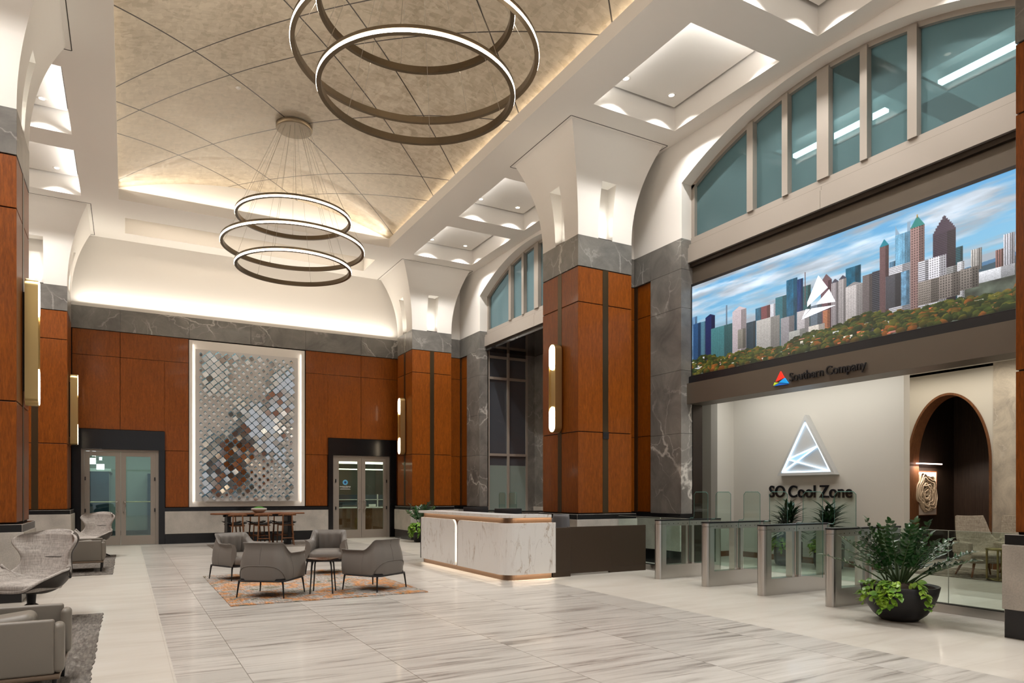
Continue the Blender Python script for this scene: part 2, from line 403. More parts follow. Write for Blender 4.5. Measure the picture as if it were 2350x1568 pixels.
# ================================================================ SHELL
ZC = 8.54; YB = 22.3; ZJ = (1.055, 2.68, 5.25, 5.955); ZS0, ZS1 = 5.965, 6.577
XL, XR, Y0 = -3.22, 9.74, -7.0
b = MB(); b.box(-3.4, 0.34, Y0-.3, 22.6, -.2, 0, 0); b.box(.34, 6.05, Y0-.3, 22.6, -.2, 0, 1); b.box(6.05, 17.5, Y0-.3, 22.6, -.2, 0, 0)
b.box(-4, 10, 22.6, 28.5, -.2, 0, 0)
struct(b.build('floor', [M['fl_l'], M['fl_s']]))
# ---- ceiling: flat field with the vault opening, coffers and the end slot cut out
BAYS = (16.58, 7.48, -1.62)
xs = [-3.22, -2.88, -.94, -.165, -.03, 6.6, 6.62, 7.43, 9.37, 9.74]
ys = sorted(set([Y0, 4.84, 19.23, 20.45, 21.66, YB] + [c+d for c in BAYS for d in (-2.86, -.36, .36, 2.86)]))
COF = [(x0, x1, c+a, c+d) for x0, x1 in ((-2.88, -.94), (7.43, 9.37)) for c in BAYS for a, d in ((-2.86, -.36), (.36, 2.86))]
HOLES = COF + [(-.165, 6.62, 4.84, 19.23), (-.03, 6.6, 20.45, 21.66)]
b = MB()
for i in range(len(xs)-1):
    for j in range(len(ys)-1):
        cx, cy = (xs[i]+xs[i+1])/2, (ys[j]+ys[j+1])/2
        if any(h[0] < cx < h[1] and h[2] < cy < h[3] for h in HOLES): continue
        b.quad((xs[i], ys[j], ZC), (xs[i], ys[j+1], ZC), (xs[i+1], ys[j+1], ZC), (xs[i+1], ys[j], ZC))
def ringwall(b, x0, x1, y0, y1, z0, z1, m=0):
    b.quad((x0,y0,z0),(x1,y0,z0),(x1,y0,z1),(x0,y0,z1),m); b.quad((x1,y0,z0),(x1,y1,z0),(x1,y1,z1),(x1,y0,z1),m)
    b.quad((x1,y1,z0),(x0,y1,z0),(x0,y1,z1),(x1,y1,z1),m); b.quad((x0,y1,z0),(x0,y0,z0),(x0,y0,z1),(x0,y1,z1),m)
# lip of the vault opening and the ledge behind it
VX0, VX1, VY0, VY1, ZL = -.165, 6.62, 4.84, 19.23, 8.80
ringwall(b, VX0, VX1, VY0, VY1, ZC, ZL)
for a in ((VX0-.36, VX0, VY0-.36, VY1+.36), (VX1, VX1+.36, VY0-.36, VY1+.36)):
    b.quad((a[0],a[2],ZL),(a[1],a[2],ZL),(a[1],a[3],ZL),(a[0],a[3],ZL))
for a in ((VX0, VX1, VY0-.36, VY0), (VX0, VX1, VY1, VY1+.36)):
    b.quad((a[0],a[2],ZL),(a[1],a[2],ZL),(a[1],a[3],ZL),(a[0],a[3],ZL))
# end slot
ringwall(b, -.03, 6.6, 20.45, 21.66, ZC, 9.0); b.quad((-.03,20.45,9.0),(6.6,20.45,9.0),(6.6,21.66,9.0),(-.03,21.66,9.0))
ceil = struct(b.build('ceiling', M['white']))
# barrel vault with metal leaf and the two white end lunettes
R_ = 9.97; ZK = 9.55; XC = 3.2275
def vz(x): return ZK-R_+math.sqrt(R_*R_-(x-XC)**2)
VA, VB = VX0-.36, VX1+.36
b = MB(); b.grid(lambda u, v: (lerp(VA, VB, u), lerp(VY0-.36, VY1+.36, v), vz(lerp(VA, VB, u))), 48, 1, 0, flip=True)
b.build('vault', M['vault'], ceil)
for y in (VY0-.36, VY1+.36):
    b = MB(); pts = [(lerp(VA, VB, i/40), y, vz(lerp(VA, VB, i/40))) for i in range(41)]
    b.poly([(VA, y, ZL)] + pts + [(VB, y, ZL)]); b.build('lunette', M['white'], ceil)
b = MB()
for x in (VA, VB): b.quad((x, VY0-.36, ZL), (x, VY1+.36, ZL), (x, VY1+.36, vz(x)), (x, VY0-.36, vz(x)))
b.build('cove_back', M['white'], ceil)
# coffers: deep reveal, dark shadow gap and a floating panel
for x0, x1, y0, y1 in COF:
    b = MB(); ringwall(b, x0, x1, y0, y1, ZC, 9.03); b.quad((x0,y0,9.03),(x1,y0,9.03),(x1,y1,9.03),(x0,y1,9.03), 1)
    cf = b.build('coffer', [M['white'], M['gap']], ceil)
    b = MB(); g = .07; b.box(x0+g, x1-g, y0+g, y1-g, 8.95, 9.0); b.build('coffer_panel', M['white'], cf)
for x0, x1, y0, y1 in COF:      # concealed strip behind the lip on the vault side and on the near side
    xv = x0+.035 if x0 > 0 else x1-.035
    area('coffer_cove', (xv, (y0+y1)/2, 8.60), (.03, y1-y0-.2), 13, (0, PI+(-.35 if x0 > 0 else .35), 0), NEUT)
    area('coffer_cove', ((x0+x1)/2, y0+.035, 8.60), (x1-x0-.2, .03), 9, (PI-.35, 0, 0), NEUT)
# ---- downlights in the coffers
def spot(loc, e, ang=1.9, blend=.9, col=NEUT, r=.05):
    l = bpy.data.lights.new('downlight_lamp', 'SPOT'); l.energy = e; l.spot_size = ang; l.spot_blend = blend; l.color = col; l.shadow_soft_size = r
    o = bpy.data.objects.new('downlight_lamp', l); C.objects.link(o); o.location = loc; return o
def dk(x, y):
    l = bpy.data.lights.new('downlight_glow', 'AREA'); l.shape = 'DISK'; l.size = .10; l.energy = 13; l.color = NEUT
    o = bpy.data.objects.new('downlight_glow', l); C.objects.link(o); o.location = (x, y, 8.93)
DL = None; n = 0
side = {True: 'right', False: 'left'}
for x0, x1, y0, y1 in COF:
    for fx in (.46, x1-x0-.40) if x0 > 0 else (.40, x1-x0-.46):
        for fy in (.36, y1-y0-.36):
            x, y = x0+fx, y0+fy
            spot((x, y, 8.935), 225, 1.88, .55)
            if y < 6 or (x < 0 and y < 8): continue
            if DL is None:
                DL = empty('recessed_downlight', (x, y, 8.95)); b = MB()
                b.lathe([(.052, -.004), (.075, -.012), (.085, -.004), (.085, 0.001)], 24, cap=False); b.build('trim_ring', M['white'], DL)
                b = MB(); b.lathe([(.001, .0), (.054, -.003)], 24, cap=False); b.build('lens', M['lens'], DL); d = DL
            else: d = copy_tree(DL); d.location = (x, y, 8.95)
            nb = 'far' if y > 12 else 'near'; n += 1
            cof = ('far-bay' if y0 > 12 else 'near-bay') + (' farther' if (y0 > 16.7 or 7.7 < y0 < 8) else ' nearer')
            tag(d, 'round white recessed downlight in the %s %s ceiling coffer, %s end, %s corner' % (side[x > 0], cof, 'far' if fy > 1 else 'near', 'window-side' if (fx > 1) == (x > 0) else 'vault-side'),
                'downlight', 'recessed downlights in the ceiling coffers')
# ---- back wall
b = MB(); b.box(XL, XR, YB, YB+.3, 5.9, 8.7); b.box(XL, -1.29, YB, YB+.3, 0, 5.9); b.box(.963, 5.63, YB, YB+.3, 0, 5.9); b.box(7.9, XR, YB, YB+.3, 0, 5.9)
b.box(-1.29, .963, YB, YB+.3, 3.2, 5.9); b.box(5.63, 7.9, YB, YB+.3, 3.2, 5.9)
wb = struct(b.build('wall_back', M['white']))
def panels(b, spans, zs, y, t=.03, g=.006, axis='y', face=-1):
    for a0, a1 in spans:
        for z0, z1 in zip(zs, zs[1:]):
            if axis == 'y': b.box(a0+g, a1-g, y, y+face*t, z0+g, z1-g)
            else: b.box(y, y+face*t, a0+g, a1-g, z0+g, z1-g)
b = MB()
panels(b, [(-1.29, -.15), (-.15, 1.585)], ZJ[2:], YB); panels(b, [(-1.29, -.15)], (3.23, 5.25), YB)
b.box(-.144, .963, YB, YB-.03, 3.236, 5.244); b.box(.957, 1.579, YB, YB-.03, 2.686, 5.244)
panels(b, [(.975, 1.585)], ZJ[:2], YB)
panels(b, [(4.93, 6.71), (6.71, 9.13)], ZJ[2:], YB)
b.box(4.936, 5.63, YB, YB-.03, 2.686, 5.244); b.box(5.624, 6.704, YB, YB-.03, 3.236, 5.244); b.box(6.716, 9.13, YB, YB-.03, 3.236, 5.244)
panels(b, [(4.93, 5.62), (7.92, 9.13)], ZJ[:2], YB); panels(b, [(7.92, 9.13)], (2.68, 3.23), YB)
b.build('wood_panelling', M['wood'], wb)
b = MB()
for x0, x1, z0 in ((XL, -1.29, 1.), (-1.29, .963, 3.21), (.963, 5.63, 1.), (5.63, 7.9, 3.21), (7.9, XR, 1.)): b.box(x0, x1, YB-.004, YB, z0, 5.97)
b.build('joint_backing', M['joint'], wb)
b = MB()
for x0, x1 in zip([-3.22, -.15, 1.6, 3.3, 4.93, 6.71], [-.15, 1.6, 3.3, 4.93, 6.71, 9.74]): b.box(x0+.003, x1-.003, YB, YB-.05, ZS0, ZS1)
b.build('stone_band', M['marble'], wb)
def wains(b, x0, x1, y):   # three courses on the back wall
    b.box(x0, x1, y, y-.07, 0, .29, 1); b.box(x0, x1, y, y-.085, .29, .935, 0); b.box(x0, x1, y, y-.07, .935, 1.04, 1)
b = MB(); wains(b, -3.2, -1.3, YB)
for x0, x1 in ((.966, 2.9), (2.903, 4.6), (4.603, 5.63)): wains(b, x0, x1, YB)
wains(b, 7.903, XR, YB)
b.build('wainscot', [M['limestone'], M['granite']], wb)
# ---- double doors in black granite portals
def double_door(name, x0, x1, ox0, ox1):
    b = MB(); y = YB
    b.box(x0, ox0, y-.09, y+.3, 0, 2.68); b.box(ox1, x1, y-.09, y+.3, 0, 2.68); b.box(x0, x1, y-.09, y+.3, 2.683, 3.22)
    r = struct(b.build(name, M['granite']))
    b = MB(); f = .075
    b.box(ox0, ox0+f, y-.03, y+.1, 0, 2.68); b.box(ox1-f, ox1, y-.03, y+.1, 0, 2.68); b.box(ox0+f, ox1-f, y-.03, y+.1, 2.62, 2.68)
    b.build('door_frame', M['taupe'], r)
    mid = (ox0+ox1)/2
    for s, (a, c) in enumerate(((ox0+f+.004, mid-.004), (mid+.004, ox1-f-.004))):
        b = MB(); st = .125; y0, y1 = y-.015, y+.04
        b.box(a, a+st, y0, y1, .01, 2.612); b.box(c-st, c, y0, y1, .01, 2.612)
        b.box(a+st, c-st, y0, y1, .01, .27); b.box(a+st, c-st, y0, y1, 2.49, 2.612)
        lf = b.build('door_leaf', M['taupe'], r)
        b = MB(); b.box(a+st, c-st, y+.01, y+.018, .27, 2.49); b.build('glass_pane', M['doorglass'], lf)
        hx = (c-.06) if s == 0 else (a+.06); hh = hx + (-.055 if s == 0 else .055)
        b = MB(); pts = [(hx, y0, 1.21), (hx, y0-.05, 1.215), (lerp(hx,hh,.5), y0-.075, 1.22), (hh, y0-.085, 1.19), (hh, y0-.085, .96), (lerp(hx,hh,.5), y0-.075, .93), (hx, y0-.05, .935), (hx, y0, .94)]
        b.tube(pts, .011, 8); b.build('pull_handle', M['chrome'], lf)
        b = MB(); hz = (a+.02) if s == 0 else (c-.02)
        for z in (.98, 1.86): b.box(hz-.016, hz+.016, y0-.025, y0, z-.05, z+.05)
        b.build('hinge', M['black'], lf)
        if name == 'door_1':
            b = MB(); b.tube([(a+st, y+.05, 1.215), (c-st, y+.05, 1.215)], .014, 8); b.build('push_bar', M['brass'], lf)
    return r
d1 = double_door('door_1', -1.29, .963, -1.082, .807)
d2 = double_door('door_2', 5.63, 7.9, 5.784, 7.677)
# rooms behind the doors
M['vest'] = mat('vestibule_wall', (.52, .56, .50), .8)
M['vestd'] = mat('vestibule_dark_glass', (.03, .06, .085), .1, coat=.4)
b = MB(); Yr = 22.6
b.box(-3.6, 3.4, 27.8, 28, 0, 3.4, 0); b.box(-3.8, -3.6, Yr, 28, 0, 3.4, 0); b.box(2.2, 2.4, Yr, 28, 0, 3.4, 0); b.box(-3.8, 3.4, Yr, 28, 3.4, 3.5, 0)
b.box(-2.2, -.47, 24.8, 27.8, 0, 2.13, 1); b.box(-2.25, -.42, 24.75, 27.8, 2.13, 2.22, 0)
b.box(-.55, 1.5, 27.7, 27.79, 0, .16, 1); b.box(.60, 2.2, 25.6, 27.79, .0, 2.1, 1)
struct(b.build('wall_vestibule', [M['vest'], M['vestd']]))
area('vestibule_light', (0.3, 25, 3.35), (2.4, 3), 40, (0, 0, 0), (.92, 1, .93))
t = empty('pendant_reflection', (-.95, 24.2, 2.45)); tag(t, 'cluster of glowing white cubes modelled for a pendant reflected in the left glass door', 'reflection')  # reflection of a pendant in the glass, built as glowing cubes
for i, (x, z, w_, h) in enumerate([(-.10,.12,.09,.22), (.06,.12,.09,.22), (.24,.16,.07,.09), (.24,0,.07,.09), (-.05,-.12,.2,.18), (.17,-.28,.2,.16)]):
    b = MB(); b.box(x, x+w_, -.05, .05, z, z+h); b.build('reflected_cube', M['emis_w'], t)
b = MB(); b.box(-.12, .34, -.012, .012, .02, .04); b.box(.1, .12, -.012, .012, .0, .94); b.build('reflected_frame', M['darkmetal'], t)
# office behind the right doors
M['offw'] = mat('office_wall', (.20, .185, .16), .8)
b = MB(); b.box(4.4, 9.9, 27.0, 27.2, 0, 3.2, 0); b.box(4.2, 4.4, Yr, 27.2, 0, 3.2, 0); b.box(9.9, 10.1, Yr, 27.2, 0, 3.2, 0); b.box(4.2, 10.1, Yr, 27.2, 3.2, 3.3, 0)
struct(b.build('wall_office', [M['offw']]))
t = empty('office_counter', (6.9, 24.0, 0)); tag(t, 'walnut fronted counter with white top seen through the right glass doors', 'counter')
b = MB(); b.box(-2, 2, 0, .6, 0, .93); b.build('counter_front', M['walnut_z'], t)
b = MB(); b.box(-2.02, 2.02, -.03, .63, .93, .965); b.build('countertop', M['white'], t, bevel=.004)
t = empty('counter_screen', (6.9, 24.5, .966)); tag(t, 'low divider with pale rails standing on the office counter', 'divider')
b = MB()
for x in (-1.05, -.35, .5, 1.1): b.box(x-.02, x+.02, 0, .03, 0, .46)
b.box(-1.9, 1.9, 0, .03, .25, .275); b.build('rail', M['white2'], t)
b = MB(); b.box(-1.9, 1.9, .035, .04, .06, .44); b.build('glass_panel', M['slate_glass'], t)
for i, (x, z0, l) in enumerate(((6.9, 2.56, 'wide bright linear ceiling light behind the right glass doors'), (6.9, 2.34, 'thin warm linear ceiling light hung lower behind the right glass doors'))):
    b = MB(); hw = .04 if i == 0 else .016
    b.box(x-2, x+2, 24.6+i*.5, 24.66+i*.5, z0-hw, z0+hw); tag(b.build('linear_light', M['emis_y']), l, 'ceiling light')
area('office_light', (6.9, 23.5, 3.1), (3.5, 1.2), 44, (0, 0, 0), WARM)
for i, (x, w_, d_, h, l, m) in enumerate([(6.35, .28, .2, .14, 'small black desk printer on the office counter left side', 'black'), (7.3, .05, .18, .26, 'white upright brochure holder on the office counter', 'white'), (7.62, .22, .15, .10, 'white tape dispenser box on the office counter right side', 'white2'), (6.0, .3, .2, .05, 'flat stack of papers on the office counter far left', 'white2')]):
    b = MB(); b.box(x, x+w_, 24.2, 24.2+d_, .966, .966+h); b.box(x+.02, x+w_-.02, 24.19, 24.2, .975, .966+h*.6)
    o = b.build(['desk_printer', 'brochure_holder', 'tape_dispenser', 'paper_stack'][i], M[m], bevel=.008); tag(o, l, ['printer', 'holder', 'dispenser', 'papers'][i])
# decal on the glass of door_2
def text_mesh(name, body, size, ext, m, parent, Mx, sx=1., bold=0., width=0):
    if ' ' in body and width:
        ws = body.split(' ')
        out = []; pos = -width/2
        def wid(s_): 
            q_, w_ = text_mesh(name, s_, size, ext, m, None, Matrix.Identity(4), 1., bold); bpy.data.objects.remove(q_); return w_
        wl = [wid(s_) for s_ in ws]; sp_ = size*.27; k = width/(sum(wl)+sp_*(len(ws)-1))
        for s_, w_ in zip(ws, wl):
            q_, _ = text_mesh(name, s_, size, ext, m, parent, Mx @ Matrix.Translation((pos+w_*k/2, 0, 0)), k, bold); out.append(q_); pos += (w_+sp_)*k
        return out, width
    cu = bpy.data.curves.new('t', 'FONT'); cu.body = body; cu.size = size; cu.extrude = ext; cu.offset = bold; cu.resolution_u = 6
    o = bpy.data.objects.new('t', cu); C.objects.link(o); bpy.context.view_layer.update()
    me = bpy.data.meshes.new_from_object(o.evaluated_get(bpy.context.evaluated_depsgraph_get())); C.objects.unlink(o); bpy.data.objects.remove(o)
    xs_ = [v.co.x for v in me.vertices]; cx = (min(xs_)+max(xs_))/2; wd = max(xs_)-min(xs_)
    for v in me.vertices: v.co.x = (v.co.x-cx)*sx
    me.transform(Mx); me.materials.clear(); me.materials.append(m); me.name = name
    q = bpy.data.objects.new(name, me); C.objects.link(q); q.parent = parent; return q, wd*sx
M['decal_b'] = mat('decal_light_blue', (.12, .42, .68), .4); M['decal_n'] = mat('decal_navy', (.03, .08, .25), .4); M['decal_w'] = mat('decal_white', (.8, .8, .78), .4)
t = empty('door_decal', (6.20, YB+.009, 1.75)); tag(t, 'round blue emblem with white lettering stuck on the glass of the right doors', 'decal')
b = MB(); n = 32
def disc(b, r0, r1, y, cz, n=32, m=0):
    vs = [(r*math.cos(2*PI*i/n), y, cz+r*math.sin(2*PI*i/n)) for r in (r0, r1) for i in range(n)]
    b.add(vs, [(i, (i+1) % n, n+(i+1) % n, n+i) for i in range(n)], m)
disc(b, .04, .085, -.002, .06); b.build('emblem_ring', M['decal_b'], t)
b = MB(); disc(b, .012, .04, -.0022, .06); b.build('emblem_core', M['decal_n'], t)
text_mesh('lettering', 'Southern Energy', .055, .0006, M['decal_w'], t, Matrix.Translation((0, -.003, -.09)) @ Matrix.Rotation(PI/2, 4, 'X'), bold=.001, width=.36)
b = MB(); b.box(-.09, .09, -.003, -.002, -.112, -.105); b.box(-.15, .15, -.003, -.002, -.135, -.132); b.box(-.17, .17, -.003, -.002, -.165, -.155); b.build('small_print_line', M['decal_w'], t)
# ---- left wall, rear wall (behind the camera, glazed) and far part of the right wall
b = MB(); b.box(XL-.3, XL, Y0, YB+.3, 0, 8.9); b.box(XL, XL+.04, Y0, YB, 1.04, 5.96, 1); b.box(XL, XL+.06, Y0, YB, 5.965, 6.577, 2); b.box(XL, XL+.08, Y0, YB, 0, 1.04, 3)
struct(b.build('wall_left', [M['white'], M['wood'], M['marble'], M['limestone']]))
b = MB(); b.box(XL, XR, Y0-.3, Y0, 6.2, 8.9, 0); b.box(XL, XL+1, Y0-.3, Y0, 0, 6.2, 0); b.box(XR-1, XR, Y0-.3, Y0, 0, 6.2, 0)
for i in range(6): x = XL+1+i*(XR-XL-2)/5; b.box(x-.05, x+.05, Y0-.2, Y0-.05, 0, 6.2, 1)
b.box(XL+1, XR-1, Y0-.2, Y0-.05, 2.9, 3.0, 1)
struct(b.build('wall_front', [M['white'], M['taupe']]))
# ---- right wall with the arched bays
YC = {1: 16.58, 2: 7.48}; HW = 3.06
def az(dy, R=6.4, top=8.46): return top-R+math.sqrt(R*R-dy*dy)
XW = XR; XI = 10.02
b = MB()
def yz(y0, y1, z0, z1, x=XW, m=0): b.quad((x, y0, z0), (x, y1, z0), (x, y1, z1), (x, y0, z1), m)
yz(YC[1]+HW, YB, ZS1, 8.6); yz(YC[2]+HW, YC[1]-HW, ZS1, 8.6); yz(Y0, YC[2]-HW, ZS1, 8.6)
for k in (1, 2):
    c = YC[k]; nseg = 36
    for i in range(nseg):
        a, d = -HW+2*HW*i/nseg, -HW+2*HW*(i+1)/nseg
        b.quad((XW, c+a, az(a)), (XW, c+d, az(d)), (XW, c+d, 8.6), (XW, c+a, 8.6))
        b.quad((XW, c+a, az(a)), (XI+.1, c+a, az(a)), (XI+.1, c+d, az(d)), (XW, c+d, az(d)))
    for s in (-1, 1): b.quad((XW, c+s*HW, ZS1), (XI+.1, c+s*HW, ZS1), (XI+.1, c+s*HW, az(HW)), (XW, c+s*HW, az(HW)))
wr = struct(b.build('wall_right', M['white']))
# stone pilasters beside the openings, stone frieze, wood and wainscot between them
zj = [1.04, 2.66, 3.93, 5.19, 5.965, 6.577]
b = MB()
for c, s in ((YC[1], 1), (YC[1], -1), (YC[2], 1), (YC[2], -1)):
    e = c+s*HW; o_ = e+s*.93
    for z0, z1 in zip(zj, zj[1:]):
        b.box(XW-.012, XW+.3, e, o_, z0+.003, z1-.003)
for y0, y1 in ((YC[2]+HW+.935, 12.03), (12.035, YC[1]-HW-.935), (YC[1]+HW+.935, 21.14), (21.145, YB-.05), (Y0, YC[2]-HW-.935)):
    b.box(XW-.012, XW+.3, y0, y1, ZS0, ZS1-.003)
b.box(XW, XW+.29, Y0, 4.42, 1.04, 6.57, 0)
b.build('stone_pilaster', M['marble'], wr)
b = MB()
for c, s in ((YC[1], 1), (YC[1], -1), (YC[2], 1), (YC[2], -1)):
    a, d = sorted((c+s*(HW+.945), c+s*(HW+1.95)))
    if s > 0 and c < 10: d = 12.03
    if s < 0 and c > 10: a = 12.34
    for z0, z1 in zip(ZJ, ZJ[1:]): b.box(XW+.02, XW+.1, a, d, z0+.006, z1-.006)
b.build('wood_panel', M['wood'], wr)
b = MB()
for yc in (12.03, 21.14): b.box(XW+.0, XW+.05, yc-.10, yc-.0, 1.05, 5.95)
b.box(XW+.03, XW+.12, 11.4, 12.7, 1.04, 5.96, 1); b.box(XW+.03, XW+.12, 20.4, 22.2, 1.04, 5.96, 1)
b.build('bronze_strip', [M['bronze'], M['joint']], wr)
b = MB()
for yc in (12.03, 21.14, 2.98):
    for z0, z1 in zip(ZJ, ZJ[1:]): b.box(9.13, XW+.05, yc, yc+.3, z0+.006, z1-.006)
    b.box(9.12, XW, yc+.01, yc+.3, 1., 5.96, 1); b.box(9.12, XW+.02, yc-.01, yc+.3, ZS0, ZS1, 2); b.box(9.12, XW+.02, yc+.005, yc+.3, ZS1, 8.56, 3)
    b.box(9.12, XW, yc-.08, yc+.3, 0, .29, 5); b.box(9.12, XW, yc-.095, yc+.3, .29, .935, 4); b.box(9.12, XW, yc-.08, yc+.3, .935, 1.04, 5)
b.build('link_pier', [M['wood'], M['joint'], M['marble'], M['white'], M['limestone'], M['granite']], wr)
b = MB()
def wy(y0, y1):
    b.box(XW-.085, XW+.25, y0, y1, 0, .29, 1); b.box(XW-.10, XW+.25, y0, y1, .29, .935, 0); b.box(XW-.085, XW+.25, y0, y1, .935, 1.04, 1)
wy(YC[2]+HW-.06, YC[1]-HW+.06); wy(YC[1]+HW-.06, YB-.09); wy(Y0, YC[2]-HW+.06)
b.build('wainscot', [M['limestone'], M['granite']], wr)
# ---- arched windows
MUL = {2: [(1.52, .07), (.75, .06), (0, .11), (-.72, .06), (-1.48, .07)], 1: [(1.52, .07), (.75, .06), (0, .11), (-.72, .06), (-1.48, .07)]}
for k in (1, 2):
    c = YC[k]
    b = MB(); nseg = 36
    def fr(dy, w_): return az(dy)-w_
    for i in range(nseg):
        a, d = -HW+2*HW*i/nseg, -HW+2*HW*(i+1)/nseg
        vs = [(x, c+t, z) for t in (a, d) for x, z in ((XI-.02, az(t)+.02), (XI-.02, fr(t, .085)), (XI+.09, fr(t, .085)), (XI+.09, az(t)+.02))]
        b.add(vs, [(0,1,5,4), (1,2,6,5), (2,3,7,6)])
    b.box(XI-.02, XI+.09, c-HW, c-HW+.09, 6.5, az(HW)); b.box(XI-.02, XI+.09, c+HW-.09, c+HW, 6.5, az(HW))
    b.box(XI-.03, XI+.09, c-HW, c+HW, 6.50, 6.615)
    wn = struct(b.build('window_%d' % k, M['taupe']))
    for dy, hw in MUL[k]:
        b = MB(); b.box(XI-.06, XI+.08, c+dy-hw, c+dy+hw, 6.61, az(dy)-.05); b.build('mullion', M['taupe'], wn)
    ed = [HW-.09] + [q for dy, hw in MUL[k] for q in (dy+hw, dy-hw)] + [-HW+.09]
    for i in range(0, len(ed), 2):
        hi, lo = ed[i], ed[i+1]; b = MB(); ns = 10
        ts = [lerp(lo, hi, j/ns) for j in range(ns+1)]
        b.poly([(XI+.05, c+lo, 6.61), (XI+.05, c+hi, 6.61)] + [(XI+.05, c+t, az(t)-.08) for t in ts[::-1]])
        b.build('window_pane', M['tealmix'] if 'tealmix' in M else M['teal'], wn)
    # beam under the window
    b = MB(); y0, y1 = c-HW-.0, c+HW+.0
    for a, d in ((y0+.005, c-.003), (c+.003, y1-.005)):
        b.box(9.90, 10.15, a, d, 6.10, 6.40); b.box(9.925, 10.15, a, d, 6.405, 6.47)
    b.box(9.96, 10.15, y0, y1, 6.02, 6.10, 1); b.box(9.98, 10.1, y0, y1, 6.47, 6.5, 2)
    struct(b.build('trim_%d' % k, [M['taupe'], M['darkmetal'], M['gap']]))
# office floor behind the arched window of the near bay
b = MB(); b.box(14.2, 14.4, 2.5, 12.5, 6.4, 9.2); b.box(10.25, 14.4, 2.4, 2.5, 6.4, 9.2); b.box(10.25, 14.4, 12.5, 12.6, 6.4, 9.2)
b.box(10.2, 14.4, 2.4, 12.6, 6.3, 6.4)
for y0, y1 in ((2.4, 4.6), (6.9, 7.5), (9.9, 12.6)): b.box(10.2, 14.4, y0, y1, 8.45, 8.5)
b.box(10.2, 11.6, 4.6, 9.9, 8.45, 8.5); b.box(12.5, 14.4, 4.6, 9.9, 8.45, 8.5); b.box(11.4, 12.6, 4.5, 10, 8.75, 8.8)
for y0, y1 in ((4.6, 6.9), (7.5, 9.9)): ringwall(b, 11.6, 12.5, y0, y1, 8.45, 8.76)
struct(b.build('wall_upper_office', mat('upper_office_paint', (.55, .60, .60), .8)))
for i, (y0, y1, l) in enumerate(((7.7, 9.7, 'linear fluorescent lamp glowing behind the middle panes of the near arched window'), (4.75, 6.76, 'linear fluorescent lamp glowing behind the right pane of the near arched window'))):
    b = MB(); b.box(11.96, 12.08, y0, y1, 8.36, 8.42); tag(b.build('fluorescent_lamp', mat('fluor%d' % i, (.9,.9,.9), emit=(.85, 1, 1), es=7.)), l, 'ceiling light')
area('upper_office_light', (12.3, 7.5, 8.4), (1.5, 5), 60, (0, 0, 0), (.85, .97, 1))
# ---- alcove in the far bay
b = MB(); c = YC[1]; sm = M['granite']
b.box(11.77, 11.9, c-HW, c+HW+.1, 0, 6.1, 1); b.box(10.0, 11.9, c-HW-.12, c-HW, 0, 6.1, 1)
b.box(XW+.2, 11.9, c-HW, c+HW+.1, 5.96, 6.02, 0)
b.box(11.745, 11.77, c+HW-.55, c+HW, 1.04, 5.95, 2)
b.box(11.70, 11.77, c-HW, c+HW, 0, 1.03, 3)
alc = struct(b.build('wall_alcove', [mat('glossy_dark_soffit', (.012, .010, .010), .05, coat=.5), M['joint'], M['marble'], M['limestone']]))
b = MB(); panels(b, [(c-HW, c-1.2), (c-1.2, c+1.0), (c+1.0, c+HW-.56)], ZJ, 11.77, .035, .006, 'x'); b.build('wood_panel', M['wood'], alc)
# gridded glass wall on the far side of the alcove
yw = c+HW
b = MB(); X0, X1 = 10.05, 11.42
b.box(X0-.04, X0+.04, yw, yw+.1, 0, 5.96); b.box(X1, X1+.07, yw, yw+.1, 0, 5.96); b.box(10.72, 10.79, yw-.03, yw+.1, 0, 5.96)
for z in (2.69, 5.13, 5.80): b.box(X0, X1, yw-.01, yw+.1, z-.04, z+.04)
b.box(X1+.07, 11.77, yw, yw+.1, 0, 5.96, 1)
w3 = struct(b.build('window_3', [M['taupe'], M['marble']]))
for x0, x1 in ((X0+.04, 10.72), (10.79, X1)):
    for z0, z1, m in ((.02, 2.35, 'frost'), (2.35, 2.65, 'slate_glass'), (2.73, 5.09, 'slate_glass'), (5.17, 5.76, 'slate_glass'), (5.84, 5.96, 'slate_glass')):
        b = MB(); b.box(x0, x1, yw+.04, yw+.05, z0, z1); b.build('window_pane', M[m], w3)
# ---- near bay: metal cladding, fascia, portal jamb
c = YC[2]; y0, y1 = c-HW, c+HW
b = MB(); b.box(10.03, 10.3, y0, y1, 3.3, 6.05, 0)
b.box(9.88, 10.35, y0, y1, 3.25, 3.665, 0); b.box(9.93, 10.1, y0, y1, 3.67, 3.80, 1); b.box(9.95, 10.1, y0, y1, 3.80, 3.815, 2)
b.box(10.02, 10.3, y1-.0, y1+.25, 0, 3.3, 3); b.box(10.02, 10.3, y0-.25, y0, 0, 3.3, 3)
struct(b.build('trim_3', [M['brownmetal'], M['black'], M['blackm'], M['darkmetal']]))
